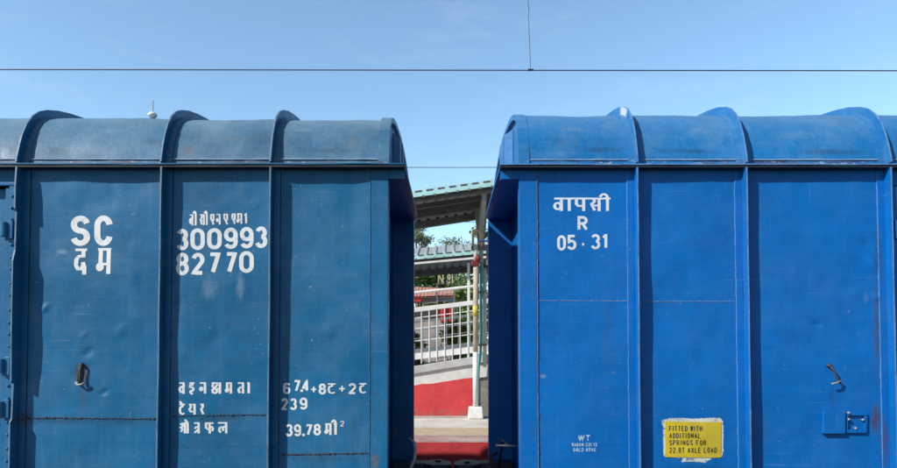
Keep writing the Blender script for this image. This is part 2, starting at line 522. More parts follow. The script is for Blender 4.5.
def arc(cx, cy, rx, ry, a0, a1, n=14):
    return [(cx + rx * math.cos(R(a0 + (a1 - a0) * k / n)), cy + ry * math.sin(R(a0 + (a1 - a0) * k / n))) for k in range(n + 1)]


HB = [(0, 1), (1, 1)]                        # head bar
STEM = [(0.82, 1), (0.82, 0)]
G = {
    '0': [arc(.5, .7, .5, .3, 180, 0) + arc(.5, .3, .5, .3, 0, -180) + [(0, .7)]],
    '1': [[(.05, .80), (.45, .98), (.55, .98), (.55, 0)]],
    '2': [arc(.5, .72, .5, .28, 165, -25) + [(.02, 0), (1, 0)]],
    '3': [arc(.48, .76, .46, .24, 160, -80), arc(.48, .27, .52, .27, 84, -162)],
    '4': [[(1, .27), (0, .27), (.72, 1), (.72, 0)]],
    '5': [[(.95, 1), (.12, 1), (.08, .52)] + arc(.48, .33, .52, .30, 130, -155)],
    '6': [arc(.5, .73, .5, .27, 25, 180) + [(0, .3)] + arc(.5, .3, .5, .3, 180, 540)],
    '7': [[(0, 1), (1, 1), (.32, 0)]],
    '8': [arc(.5, .76, .44, .24, 0, 360), arc(.5, .27, .5, .27, 0, 360)],
    '9': [arc(.5, .7, .5, .3, 0, 360), [(1, .7), (1, .27)] + arc(.5, .27, .5, .27, 0, -155)],
    '+': [[(0, .5), (1, .5)], [(.5, 0), (.5, 1)]],
    '-': [[(0, .5), (1, .5)]],
    'S': [arc(.5, .75, .5, .25, 12, 270) + arc(.5, .25, .5, .25, 90, -168)],
    'C': [arc(.5, .70, .5, .30, 8, 180) + arc(.5, .30, .5, .30, 180, 352)],
    'R': [[(.02, 0), (.02, 1), (.5, 1)] + arc(.5, .75, .46, .25, 90, -90) + [(.04, .5)], [(.5, .5), (.98, 0)]],
    'W': [[(0, 1), (.25, 0), (.5, .95), (.75, 0), (1, 1)]],
    'T': [[(0, 1), (1, 1)], [(.5, 1), (.5, 0)]],
    # Devanagari
    'da': [HB, [(.70, 1), (.70, .74), (.32, .74), (.12, .60), (.10, .38), (.26, .22), (.52, .22), (.66, .36)], [(.66, .50), (.80, .30), (.80, 0)]],
    'ma': [HB, STEM, [(.22, 1), (.22, .30)], [(.10, .40), (.82, .40)], arc(.18, .28, .14, .12, 90, 420)],
    'ba': [HB, [(.86, 1), (.86, 0)], arc(.46, .42, .38, .26, 20, 380), [(.22, .58), (.68, .26)]],
    'va': [HB, [(.86, 1), (.86, 0)], arc(.44, .40, .38, .26, 30, 390), [(.76, .54), (.86, .60)]],
    'aa': [[(0, 1), (1, 1)], [(.6, 1), (.6, 0)]],
    'ii': [[(.1, 1), (1, 1)], [(.6, 1), (.6, 0)], [(.6, 1)] + arc(.12, 1.04, .48, .30, 5, 165)],
    'sa': [HB, [(.88, 1), (.88, 0)], [(.36, 1), (.44, .78), (.30, .62), (.08, .60)], [(.12, .60), (.46, .04)], [(.34, .44), (.88, .44)]],
    'e': [HB, [(.14, 1), (.14, .60), (.34, .44), (.84, .44), (.84, 1)], [(.44, .44), (.86, .0)]],
    'na': [HB, STEM, [(.82, .46), (.36, .46)], arc(.22, .44, .14, .14, 0, 360)],
    'ha': [HB, [(.60, 1), (.60, .82), (.20, .82), (.14, .60), (.58, .62), (.82, .46), (.66, .28), (.34, .30), (.24, .16), (.44, .03), (.74, .0)]],
    'ksha': [HB, [(.88, 1), (.88, 0)], arc(.30, .74, .20, .17, 90, 360), [(.50, .74), (.30, .50), (.08, .36), (.14, .12), (.40, .04), (.58, .20), (.50, .40), (.88, .52)], [(.50, .74), (.66, .88)]],
    'ta': [HB, [(.86, 1), (.86, 0)], [(.86, .60), (.42, .60), (.16, .44), (.18, .18), (.42, .04)]],
    'tta': [HB, [(.55, 1), (.55, .80), (.20, .72), (.10, .46), (.20, .16), (.56, .06), (.90, .16)]],
    'tte': [HB, [(.55, 1), (.55, .80), (.20, .72), (.10, .46), (.20, .16), (.56, .06), (.90, .16)], [(.50, 1.02), (.10, 1.32)]],
    'ya': [[(.55, 1), (1, 1)], [(.86, 1), (.86, 0)], [(.02, 1), (.30, 1), (.30, .74), (.10, .52), (.30, .28), (.86, .34)]],
    'ra': [HB, [(.50, 1), (.66, .80), (.50, .62), (.12, .58)], [(.18, .56), (.80, .02)]],
    'shro': [[(.0, .86), (.26, .98), (.30, .70), (.06, .58), (.30, .42)], [(.30, .42), (.10, .14)], [(.40, 1), (1, 1)], [(.56, 1), (.56, 0)], [(.88, 1), (.88, 0)], [(.88, 1.02), (.56, 1.34)]],
    'tra': [HB, [(.86, 1), (.86, 0)], [(.86, .62), (.40, .62), (.16, .46)], [(.86, .40), (.10, .06)]],
    'pha': [HB, [(.54, 1), (.54, 0)], [(.12, 1), (.12, .56), (.30, .42), (.54, .46)], [(.54, .56), (.80, .66), (.94, .46), (.82, .24)]],
    'la': [HB, [(.86, 1), (.86, 0)], [(.86, .58), (.66, .66), (.52, .50), (.52, .24)], [(.52, .46), (.36, .62), (.16, .50), (.12, .26), (.30, .08)]],
    'bar': [[(0, .5), (1, .5)]],
    'pa': [HB, [(.86, 1), (.86, 0)], [(.16, 1), (.16, .56), (.34, .40), (.86, .42)]],
    # plain capitals for the plate
    'F': [[(0, 0), (0, 1), (1, 1)], [(0, .52), (.8, .52)]], 'I': [[(.5, 0), (.5, 1)]], 'E': [[(1, 1), (0, 1), (0, 0), (1, 0)], [(0, .52), (.8, .52)]],
    'D': [[(0, 0), (0, 1), (.5, 1)] + arc(.5, .5, .5, .5, 90, -90) + [(0, 0)]], 'H': [[(0, 0), (0, 1)], [(1, 0), (1, 1)], [(0, .5), (1, .5)]],
    'A': [[(0, 0), (.5, 1), (1, 0)], [(.2, .35), (.8, .35)]], 'O': [arc(.5, .5, .5, .5, 0, 360)], 'N': [[(0, 0), (0, 1), (1, 0), (1, 1)]],
    'L': [[(0, 1), (0, 0), (1, 0)]], 'P': [[(0, 0), (0, 1), (.5, 1)] + arc(.5, .75, .5, .25, 90, -90) + [(0, .5)]],
    'G': [arc(.5, .5, .5, .5, 40, 330) + [(1, .45), (.6, .45)]], 'X': [[(0, 0), (1, 1)], [(0, 1), (1, 0)]], '.': [[(.3, .0), (.7, .0)]],
    'B': [[(0, 0), (0, 1), (.5, 1)] + arc(.5, .75, .4, .25, 90, -90) + [(.02, .5), (.5, .5)] + arc(.5, .25, .5, .25, 90, -90) + [(0, 0)]],
    'U': [[(0, 1), (0, .3)] + arc(.5, .3, .5, .3, 180, 360) + [(1, 1)]], 'K': [[(0, 0), (0, 1)], [(1, 1), (0, .45), (1, 0)]],
    'M': [[(0, 0), (0, 1), (.5, .3), (1, 1), (1, 0)]],
}


def densify(pl, step):
    o = [pl[0]]
    for a, b in zip(pl, pl[1:]):
        L = math.hypot(b[0] - a[0], b[1] - a[1])
        n = max(1, int(L / step))
        for k in range(1, n + 1):
            o.append((a[0] + (b[0] - a[0]) * k / n, a[1] + (b[1] - a[1]) * k / n))
    q = [o[0]]
    for p in o[1:]:
        if math.hypot(p[0] - q[-1][0], p[1] - q[-1][1]) > 1e-4:
            q.append(p)
    return q


def stroke(mb, pl, t, fn, lift, an=1.0):
    """flat ribbon of width t along the polyline pl (pixel space), mapped to the world by fn"""
    pl = densify(pl, max(0.8, t * 0.5))
    closed = math.hypot(pl[0][0] - pl[-1][0], pl[0][1] - pl[-1][1]) < 1e-3
    n = len(pl)
    rows = []
    for k in range(n):
        a = pl[k - 1] if k > 0 else (pl[-2] if closed else None)
        b = pl[k + 1] if k < n - 1 else (pl[1] if closed else None)
        p = pl[k]
        ds = []
        if a:
            L = math.hypot(p[0] - a[0], p[1] - a[1]) or 1
            ds.append(((p[0] - a[0]) / L, (p[1] - a[1]) / L))
        if b:
            L = math.hypot(b[0] - p[0], b[1] - p[1]) or 1
            ds.append(((b[0] - p[0]) / L, (b[1] - p[1]) / L))
        tx, ty = sum(d[0] for d in ds), sum(d[1] for d in ds)
        L = math.hypot(tx, ty)
        if L < 0.2:
            tx, ty, L = ds[0][0], ds[0][1], 1
        tx, ty = tx / L, ty / L
        m = 1.0 / max(0.55, abs(tx * ds[0][0] + ty * ds[0][1]))
        m = min(m, 1.35)
        nx, ny = -ty * t / 2 * m, tx * t * an / 2 * m
        rows.append([fn(p[0] + nx * q, p[1] + ny * q, lift) for q in (1, 0, -1)])
    mb.grid(rows)


def lettering(items, t, fn, mat, parent, label=None, name='lettering', seedlift=0.0, each=False, an=None):
    """items: (glyph, x0, x1, ytop, ybase) in photo pixels of the outer extents"""
    if each:
        o = None
        for it in items:
            o = lettering([it], t, fn, mat, parent, label if len(items) == 1 else None, name, seedlift, an=an)
        return o
    mb = MB()
    for n_it, (gl, x0, x1, y0, y1) in enumerate(items):
        an_ = an or (0.62 if (len(gl) > 1 or gl == 'e') else 0.88)
        a, b = x0 + t / 2, x1 - t / 2
        top, bot = y0 + t * an_ / 2, y1 - t * an_ / 2
        if gl == '.':
            c = (x0 + x1) / 2
            stroke(mb, [(c - t * .55, y1 - t / 2), (c + t * .55, y1 - t / 2)], t, fn, 0.002)
            continue
        for i, pl in enumerate(G[gl]):
            stroke(mb, [(a + (b - a) * u, bot + (top - bot) * v) for u, v in pl], t, fn, 0.0018 + 0.0003 * i + 0.00004 * n_it + seedlift, an_)
    return mb.build(name, mat, parent, label=label)


# ------------------------------------------------------------------ freight wagons
WY = 5.0                # depth of the near side wall
WW = 3.2                # body width
WL = 9.6                # body length
FIN = 0.085             # rib / ledge projection
RIBS = [0.894, 1.728, 2.83]
Z_FLOOR = 1.12
PROF = [(0, 0), (.004, .03), (.012, .06), (.028, .12), (.055, .20), (.10, .29), (.16, .365), (.23, .42), (.32, .462), (.45, .505), (.62, .545), (.85, .585), (1.1, .615), (1.35, .635), (1.6, .645)]


def fullprof(dz):
    p = [(a, b * dz) for a, b in PROF]
    p = p + [(WW - a, b) for a, b in reversed(p[:-1])]
    return [(WY - 0.02 + v * (WW + 0.04) / WW, z) for v, z in p]


def wagon(s, x0, eave_px, dz, paintmat, roofmat, edgemat, seeds, dents, label):
    tip = P(CX, eave_px, WY - FIN).z                    # top of the eave ledge
    root = thing('freight_wagon', (x0 + s * WL / 2, WY + WW / 2, 0), label, 'wagon')
    X = lambda u: x0 + s * u
    xb = lambda mb, u0, u1, *r: mb.box(min(X(u0), X(u1)), max(X(u0), X(u1)), *r)
    bays = [(0.135, RIBS[0]), (RIBS[0], RIBS[1]), (RIBS[1], RIBS[2])]
    ZT = tip - 0.0275

    def disp(u, z):
        """how far the sheet bulges towards the camera at (u, z)"""
        d = 0.0
        for a, b in bays:
            if a <= u <= b:
                q = (u - a) / (b - a)
                win = min(1.0, math.sin(math.pi * q) * 1.7)
                d += win * (0.019 * noise.noise(Vector((u * 1.1 + seeds, z * 1.25, seeds))) + 0.0065 * noise.noise(Vector((u * 3.3, z * 3.0 + seeds, 4.0))))
                d += 0.0022 * win * noise.noise(Vector((u * 9, z * 9, seeds)))
        for (du, zz, rr, am) in dents:
            e = (((u - du) + .5 * (z - zz)) ** 2 * (1.5 if am > 0 else .8) + (z - zz) ** 2) / (rr * rr)
            if e < 6:
                d += 0.95 * am * math.exp(-e)
        return d

    def face(px, py, lift):
        q = P(px, py, WY)
        u = (q.x - x0) * s
        return Vector((q.x, WY - disp(u, q.z) - lift, q.z))

    # ---- near side sheets
    def sheet(u0, u1, z0, z1, wob=True):
        mb = MB()
        st_ = 0.013 if wob else 0.2
        nu, nz_ = max(4, int((u1 - u0) / st_)), max(4, int((z1 - z0) / st_))
        rows = []
        for j in range(nz_ + 1):
            z = z0 + (z1 - z0) * j / nz_
            rows.append([(X(u0 + (u1 - u0) * i / nu), WY - (disp(u0 + (u1 - u0) * i / nu, z) if wob else 0), z) for i in range(nu + 1)])
        mb.grid(rows)
        return mb
    for a, b in bays:
        sheet(a, b, Z_FLOOR, ZT).build('side_panel', paintmat, root, smooth=True)
    for a, b in bays:                                    # the same three bays at the far end of the wagon
        sheet(WL - b, WL - a, Z_FLOOR, ZT, False).build('side_panel', paintmat, root)
    # ---- corner posts (slightly proud of the sheets) with a weld line
    for a, b in ((0.0, 0.135), (WL - 0.135, WL)):
        mb = MB()
        xb(mb, a, b, WY - 0.006, WY + 0.10, Z_FLOOR, ZT)
        mb.build('corner_post', paintmat, root, 0.004)
    mb = MB()
    rows = []
    for k in range(90):
        z = Z_FLOOR + (ZT - Z_FLOOR) * k / 89
        wv = 0.003 + 0.004 * max(0, noise.noise(Vector((k * .7, seeds, 2))) + .3)
        rows.append([(X(0.1365), WY - 0.0065, z), (X(0.1365 + wv * .5), WY - 0.0065 - wv, z), (X(0.1365 + wv), WY + 0.002, z)])
    mb.grid(rows)
    mb.build('weld_seam', 'seam_pale', root)
    # ---- vertical ribs: a fin standing out and a flat leg towards the wagon end
    for k, ru in enumerate(RIBS + [WL - r for r in RIBS]):
        sg = -1 if ru < WL / 2 else 1
        mb = MB()
        prof = [(Z_FLOOR, FIN)]
        if k == 2 and s < 0:                             # this one is stepped where door hinges bear on it
            zz = lambda py: P(15, py, WY).z
            prof = [(Z_FLOOR, .100), (zz(421), .098), (zz(418), .078), (zz(383), .072), (zz(381), .098), (zz(330), .104), (zz(262), .110), (zz(252), .085), (zz(214), .080), (zz(211), .098), (zz(190), .098)]
        prof.append((ZT, FIN))
        rows = []
        for j in range(len(prof) - 1):
            (za, da), (zb, db) = prof[j], prof[j + 1]
            nseg = max(1, int((zb - za) / .2))
            for q in range(nseg + (1 if j == len(prof) - 2 else 0)):
                t = q / nseg
                z = za + (zb - za) * t
                d = da + (db - da) * t + 0.0025 * noise.noise(Vector((z * 4, ru, seeds)))
                wob = 0.004 * noise.noise(Vector((z * 2.2, ru + 3, seeds)))
                rows.append([(X(ru - .006) + wob, WY, z), (X(ru - .006) + wob, WY - d, z), (X(ru + .006) + wob, WY - d, z), (X(ru + .006) + wob, WY, z)])
        mb.grid(rows, True)
        rib = mb.build('rib', paintmat, root)
        mb = MB()
        xb(mb, ru + sg * 0.0065, ru + sg * 0.058, WY - 0.009, WY + 0.01, Z_FLOOR, ZT - 0.001)
        mb.build('rib_leg', paintmat, rib, 0.002)
        mb = MB()                                        # scuffed edge of the fin
        rows = [[(r[1][0] + .0005 * (r[1][0] - r[2][0]), r[1][1] - .0012, r[1][2]), (r[2][0], r[2][1] - .0012, r[2][2])] for r in rows]
        mb.grid(rows)
        mb.build('rib_edge', edgemat, rib)
        mb = MB()
        rows = []
        for j in range(100):
            z = Z_FLOOR + (ZT - Z_FLOOR - .01) * j / 99
            wv = 0.002 + 0.005 * max(0, noise.noise(Vector((j * .55, ru, seeds))) + .15)
            a = ru + sg * .0585
            rows.append([(X(a), WY - .0085, z), (X(a + sg * wv * .5), WY - .006 - wv, z), (X(a + sg * wv), WY - .002, z)])
        mb.grid(rows)
        mb.build('weld_seam', edgemat if s > 0 else 'seam_navy', rib)
    # ---- eave ledge along the side and along the end
    mb = MB()
    rows = []
    p_end = 0.140 if s < 0 else 0.158                   # reach of the end posts
    p_tip = 0.134 if s < 0 else 0.154                   # reach of the ledge at the corner
    for j in range(161):
        u = -p_tip + (WL + 2 * p_tip) * j / 160
        d = FIN + 0.004 * noise.noise(Vector((u * 3, seeds, 9)))
        dz_ = 0.004 * noise.noise(Vector((u * 2.3, seeds, 5)))
        rows.append([(X(u), WY + .02, tip - .009), (X(u), WY - d, tip - .009 + dz_), (X(u), WY - d, tip + dz_), (X(u), WY + .02, tip)])
    mb.grid(rows, True)
    i = len(mb.v) - 4
    mb.f.append((0, 1, 2, 3))
    mb.f.append((i + 3, i + 2, i + 1, i))
    mb.build('eave_ledge', edgemat if s > 0 else paintmat, root)
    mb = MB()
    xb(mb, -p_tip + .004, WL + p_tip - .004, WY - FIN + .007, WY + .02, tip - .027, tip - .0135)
    mb.build('eave_shade_strip', 'black', root)  # black strip put in as the dark shade line under the ledge
    mb = MB()                                            # the same ledge on the back
    xb(mb, -p_end, WL + p_end, WY + WW - .02, WY + WW + FIN, tip - .009, tip)
    mb.build('eave_ledge', paintmat, root)
    for ue, sg in ((0, -1), (WL, 1)):
        mb = MB()
        poly = [(X(ue + sg * p_tip), WY + .021), (X(ue + sg * p_end), WY + .8), (X(ue + sg * p_end), WY + 1.7), (X(ue + sg * .03), WY + 2.3), (X(ue + sg * .03), WY + WW - .021), (X(ue - sg * .16), WY + WW - .021), (X(ue - sg * .16), WY + .021)]
        mb.prism(poly, 'z', tip - .028, tip - .001)
        mb.build('end_ledge', paintmat, root)
        mb = MB()                                        # header plate closing the front of that ledge
        xb(mb, ue + sg * .0005, ue + sg * (p_tip - .012), WY - .006, WY + .05, tip - .098, tip - .0285)
        mb.build('end_header', paintmat, root)
    # ---- body core: end walls, back wall, floor
    for ue, sg in ((0, -1), (WL, 1)):
        mb = MB()
        xb(mb, ue - sg * .125, ue - sg * .150, WY + .101, WY + WW - .101, Z_FLOOR, tip - .0285)
        mb.build('end_wall', paintmat, root)
        for v, pr in ((1.9, .100 if s < 0 else .124), (2.6, .06)):
            mb = MB()
            xb(mb, ue - sg * .124, ue + sg * pr, WY + v - .05, WY + v + .05, Z_FLOOR, tip - .0285)
            mb.build('end_post', paintmat, root, .006)
        mb = MB()
        xb(mb, ue - sg * .029, ue + sg * .02, WY + WW - .10, WY + WW, Z_FLOOR, tip - .022)
        mb.build('corner_post', paintmat, root)
    mb = MB()
    xb(mb, .14, WL - .14, WY + WW - .03, WY + WW - .002, Z_FLOOR, tip - .021)
    mb.build('side_panel', paintmat, root)
    for ru in RIBS + [WL - r for r in RIBS]:
        mb = MB()
        xb(mb, ru - .006, ru + .006, WY + WW - .001, WY + WW + FIN, Z_FLOOR, tip - .021)
        mb.build('rib', paintmat, root)
    mb = MB()
    xb(mb, -.02, WL + .02, WY - .02, WY + WW + .02, Z_FLOOR - .25, Z_FLOOR - .002)
    mb.build('underframe', 'black', root)
    # ---- roof
    prof = fullprof(dz)
    Vn = []
    for k, (y, z) in enumerate(prof):
        a, b = prof[max(0, k - 1)], prof[min(len(prof) - 1, k + 1)]
        t = Vector((b[0] - a[0], b[1] - a[1])).normalized()
        Vn.append((-t.y, t.x))
    mb = MB()
    rows = []
    nseg = 190
    for j in range(nseg + 1):
        u = WL * j / nseg
        row = []
        for (y, z), (ny, nzz) in zip(prof, Vn):
            e = min(1, z / .12)
            d = e * (0.017 * noise.noise(Vector((u * 1.3 + seeds, y * 2.0, z * 2))) + 0.006 * noise.noise(Vector((u * 5, y * 4, z * 6 + seeds))))
            row.append((X(u), y + ny * d, tip + .001 + z + nzz * d))
        rows.append(row)
    mb.grid(rows)
    roof = mb.build('roof', roofmat, root, smooth=True)

    def arch(u0, u1, lo, hi, name, mat, parent, z0=0.0, smooth=False):
        m_ = MB()
        rows = []
        for (y, z), (ny, nzz) in zip(prof, Vn):
            a = (y + ny * lo, tip + .0015 + max(z + nzz * lo, 0.0))
            b = (y + ny * hi, tip + .0015 + max(z + nzz * hi, 0.0))
            rows.append([(X(u0), a[0], a[1]), (X(u0), b[0], b[1]), (X(u1), b[0], b[1]), (X(u1), a[0], a[1])])
        m_.grid(rows, True)
        return m_.build(name, mat, parent)
    for ru in RIBS + [WL - r for r in RIBS]:
        sg = -1 if ru < WL / 2 else 1
        hp = arch(ru - .006, ru + .006, -.02, .072, 'roof_hoop', ('royal_hoop' if ru < 1 else roofmat) if s > 0 else paintmat, roof)
        arch(ru - .0063, ru + .0063, .0705, .0732, 'hoop_edge_highlight', edgemat, hp)  # paler strip paints in the bright highlight along the hoop's outer edge
        arch(ru + sg * .0065, ru + sg * .055, -.02, .010, 'hoop_leg', roofmat, hp)
    for ue, sg in ((0, -1), (WL, 1)):
        arch(ue + sg * .004, ue - sg * .078, -.03, .012, 'end_band', roofmat, roof)
        # recessed dome plate with upright stiffeners
        m_ = MB()
        pl = [(y + (0.03 if y < WY + WW / 2 else -.03), tip + z - .02) for y, z in prof if z > .02]
        pl = [(pl[0][0], tip + .0005)] + pl + [(pl[-1][0], tip + .0005)]
        m_.prism(pl, 'x', X(ue - sg * .03), X(ue - sg * .05))
        dome = m_.build('dome_plate', roofmat, roof)
        for v in (.80, 1.17):
            zt = min(z for (y, z) in prof if abs(y - (WY + v)) < .33) - .10
            m_ = MB()
            pr = .036 if s < 0 else .055
            xa, xb_ = X(ue - sg * .0295), X(ue + sg * pr)
            m_.hexa([(xa, WY + v - .09, tip + .0007), (xa, WY + v + .09, tip + .0007), (xb_, WY + v + .05, tip + .0007), (xb_, WY + v - .05, tip + .0007),
                     (xa, WY + v - .09, tip + zt + .05), (xa, WY + v + .09, tip + zt + .05), (xb_, WY + v + .05, tip + zt), (xb_, WY + v - .05, tip + zt)])
            m_.build('dome_stiffener', roofmat, dome, .008)
    # lap seam just above the ledge
    mb = MB()
    rows = []
    for j in range(300):
        u = WL * j / 299
        k = .0035 + .003 * max(-.5, noise.noise(Vector((u * 9, seeds, 1))))
        rows.append([(X(u), WY - .016, tip + .044), (X(u), WY - .018 - k * 2, tip + .047), (X(u), WY - .012, tip + .0535 + k)])
    mb.grid(rows)
    mb.build('lap_seam', 'seam_pale', roof)
    # ---- doors between the two inner ribs
    zh = P(5, 185, WY).z
    mb = MB()
    xb(mb, RIBS[2] + .0075, WL - RIBS[2] - .0075, WY, WY + .02, zh, ZT)
    mb.build('door_header', paintmat, root)
    mb = MB()
    xb(mb, RIBS[2] + .0075, WL - RIBS[2] - .0075, WY - .03, WY - .001, zh - .012, zh + .012)
    mb.build('door_header', paintmat, root, .004)
    for a, b in ((RIBS[2] + .092, WL / 2 - .006), (WL / 2 + .006, WL - RIBS[2] - .092)):
        mb = MB()
        xb(mb, a, b, WY + .045, WY + .07, Z_FLOOR, zh - .02)
        door = mb.build('door', paintmat, root)
        for fr in (.0, .5, .94):
            mb = MB()
            xb(mb, a + .004 + (b - a - .042) * fr, a + .036 + (b - a - .042) * fr, WY - .012, WY + .044, Z_FLOOR, zh - .022)
            mb.build('door_stile', paintmat, door, .004)
    jambs = []
    for ja, jb in ((RIBS[2] + .0075, RIBS[2] + .078), (WL - RIBS[2] - .078, WL - RIBS[2] - .0075)):
        mb = MB()
        xb(mb, ja, jb, WY - .045, WY + .02, Z_FLOOR, zh - .022)
        jambs.append(mb.build('door_jamb', paintmat, root, .003))
    jamb = jambs[0]
    z = zh - .10
    while s < 0 and z > Z_FLOOR + .05:
        c = Vector((X(RIBS[2] + .050 + .006 * random.random()), WY - .046, z))
        mb = MB()
        rows = [[(c.x + r * math.cos(t), c.y - h, c.z + r * math.sin(t)) for t in [2 * math.pi * q / 10 for q in range(10)]] for r, h in ((.012, 0), (.011, .006), (.006, .010), (.0005, .0115))]
        mb.grid(rows, True)
        mb.build('rivet', paintmat, jamb)
        z -= .085 + .03 * random.random()
    for py in (231, 366, 408):
        zc = P(5, py, WY).z
        mb = MB()
        xb(mb, RIBS[2] + .036, RIBS[2] + .076, WY - .062, WY - .0455, zc - .07, zc + .07)
        xb(mb, RIBS[2] + .079, RIBS[2] + .22, WY - .06, WY - .0125, zc - .02, zc + .02)
        hg = mb.build('hinge', paintmat, jamb, .004)
        mb = MB()
        mb.tube([(X(RIBS[2] + .098), WY - .062, zc - .055), (X(RIBS[2] + .098), WY - .062, zc + .055)], .026, 12)
        mb.build('hinge_barrel', paintmat, hg, .003)
    # ---- running gear
    for uc in (1.6, WL - 1.6):
        mb = MB()
        for y in (WY + .62, WY + WW - .74):
            mb.prism([(X(uc - s * 1.25), .50), (X(uc - s * 1.0), .62), (X(uc - s * .35), .75), (X(uc + s * .35), .75), (X(uc + s * 1.0), .62), (X(uc + s * 1.25), .50), (X(uc + s * .9), .36), (X(uc + s * .3), .30), (X(uc - s * .3), .30), (X(uc - s * .9), .36)], 'y', y, y + .12)
        xb(mb, uc - .2, uc + .2, WY + .75, WY + WW - .75, .55, Z_FLOOR - .251)
        bog = mb.build('bogie', 'black', root, .01)
        for ax in (-.9, .9):
            mb = MB()
            for y, q in ((WY + WW / 2 - .86, 1), (WY + WW / 2 + .86, -1)):
                c = X(uc + ax)
                rows = [[(c + r * math.cos(t), y + h * q, .46 + r * math.sin(t)) for t in [2 * math.pi * k / 28 for k in range(28)]] for r, h in ((.08, 0), (.36, .02), (.45, 0), (.455, .09), (.485, .10), (.485, .13), (.36, .13), (.08, .12))]
                mb.grid(rows, True)
            mb.tube([(X(uc + ax), WY + WW / 2 - .95, .46), (X(uc + ax), WY + WW / 2 + .95, .46)], .075, 12)
            mb.build('wheelset', 'iron', bog, smooth=False)
    # ---- coupler, hose and lever at both ends
    for ue, sg in ((0, -1), (WL, 1)):
        ym = WY + WW / 2
        zc = 1.085
        mb = MB()
        xb(mb, ue - sg * .1, ue + sg * .25, ym - .12, ym + .12, zc - .12, zc + .15)
        mb.prism([(X(ue + sg * .22), ym - .12), (X(ue + sg * .30), ym - .19), (X(ue + sg * .46), ym - .19), (X(ue + sg * .494), ym - .14), (X(ue + sg * .494), ym + .06), (X(ue + sg * .45), ym + .12), (X(ue + sg * .40), ym + .19), (X(ue + sg * .28), ym + .17), (X(ue + sg * .22), ym + .10)], 'z', zc - .16, zc + .145)
        cp = mb.build('coupler', 'black', root, .02)
        mb = MB()
        mb.tube([(X(ue + sg * .36), ym - .04 * s, zc + .13), (X(ue + sg * .36), ym - .04 * s, zc + .16)], .03, 10)
        mb.build('lock_pin', 'black', cp)
        mb = MB()
        zo = 0.0 if s < 0 else -.13
        pts = [(X(ue + sg * q[0]), WY + q[1], q[2] + zo) for q in ((.09, 1.16, 1.52), (.145, 1.08, 1.50), (.165, .98, 1.44), (.155, 1.0, 1.36), (.115, 1.0, 1.26), (.10, 1.0, 1.15), (.14, 1.02, .98), (.26, 1.05, .86))]
        mb.tube(pts, .014, 8)
        mb.build('brake_hose', 'hose' if s < 0 else 'seam_rust', root, smooth=True)
        mb = MB()
        zl = P(488, 446, WY + .45).z
        if s < 0:
            continue
        mb.tube([(X(ue - sg * .028), WY + .45, zl), (X(ue + sg * .02), WY + .45, zl), (X(ue + sg * .155), WY + .46, zl + .004)], .011, 8)
        mb.tube([(X(ue + sg * .05), WY + .45, zl), (X(ue + sg * .05), WY + 1.0, zl - .02), (X(ue + sg * .05), WY + 1.5, 1.16)], .010, 8)
        mb.build('uncoupling_lever', 'black', root, smooth=True)

    def seam(px0, px1, py0, py1, mat, size, name='weld_seam', wob=1.0):
        mb = MB()
        n = int(abs(px1 - px0) * 1.3)
        rows = []
        for j in range(n + 1):
            t = j / n
            px = px0 + (px1 - px0) * t
            py = py0 + (py1 - py0) * t + wob * (0.7 * noise.noise(Vector((px * .05, seeds, 1))) + .35 * noise.noise(Vector((px * .35, seeds, 2))))
            k = size * (0.45 + 1.5 * abs(noise.noise(Vector((px * .42, seeds, 3)))))
            c = face(px, py, 0)
            rows.append([(c.x, c.y - .0005, c.z + k), (c.x, c.y - .0012 - k * .9, c.z + k * .3), (c.x, c.y - .0008 - k * .9, c.z - k * .5), (c.x, c.y + .001, c.z - k)])
        mb.grid(rows)
        return mb.build(name, mat, root)
    return root, face, seam, disp, tip


lx, rx = P(388.0, 320, WY).x, P(519.5, 320, WY).x
def ld(px, py, r, a):          # a dent given by where the photo shows it
    q = P(px, py, WY)
    return ((lx - q.x), q.z, r, a)
def rd(px, py, r, a):
    q = P(px, py, WY)
    return ((q.x - rx), q.z, r, a)


LW, lface, lseam, ldisp, ltip = wagon(-1, lx, 163.0, 1.035, 'navy', 'navy_roof', 'edge_navy', 3.7,
    [ld(88, 352, .035, -.010), ld(84, 335, .03, .006), ld(104, 392, .022, -.012), ld(45, 308, .03, .010), ld(82, 372, .06, -.008), ld(122, 330, .05, .006), ld(330, 330, .08, .006), ld(213, 340, .06, -.006)],
    'faded navy blue covered freight wagon numbered 300993, with the letters SC')
RW, rface, rseam, rdisp, rtip = wagon(1, rx, 163.5, 1.10, 'royal', 'royal_roof', 'edge_royal', 8.2,
    [rd(818, 324, .025, -.010), rd(876, 298, .03, .012), rd(872, 262, .05, .010), rd(866, 244, .04, -.008), rd(832, 375, .05, -.006), rd(800, 345, .12, -.010), rd(690, 240, .09, .006)],
    'bright royal blue covered freight wagon with a small yellow plate and return date')

# seams across the lower sheets
lseam(18, 156, 417.5, 418.5, 'seam_navy', .0075)
lseam(172, 266, 415.8, 414.5, 'seam_navy', .0065)
lseam(282, 369, 454.5, 453.0, 'seam_rust', .006, wob=.5)
lseam(-120, 10, 417, 417.5, 'seam_navy', .006)
rseam(538, 630, 300.5, 301.0, 'seam_pale', .0028, wob=.25)
rseam(643, 737, 301.5, 301.5, 'seam_pale', .0026, wob=.25)

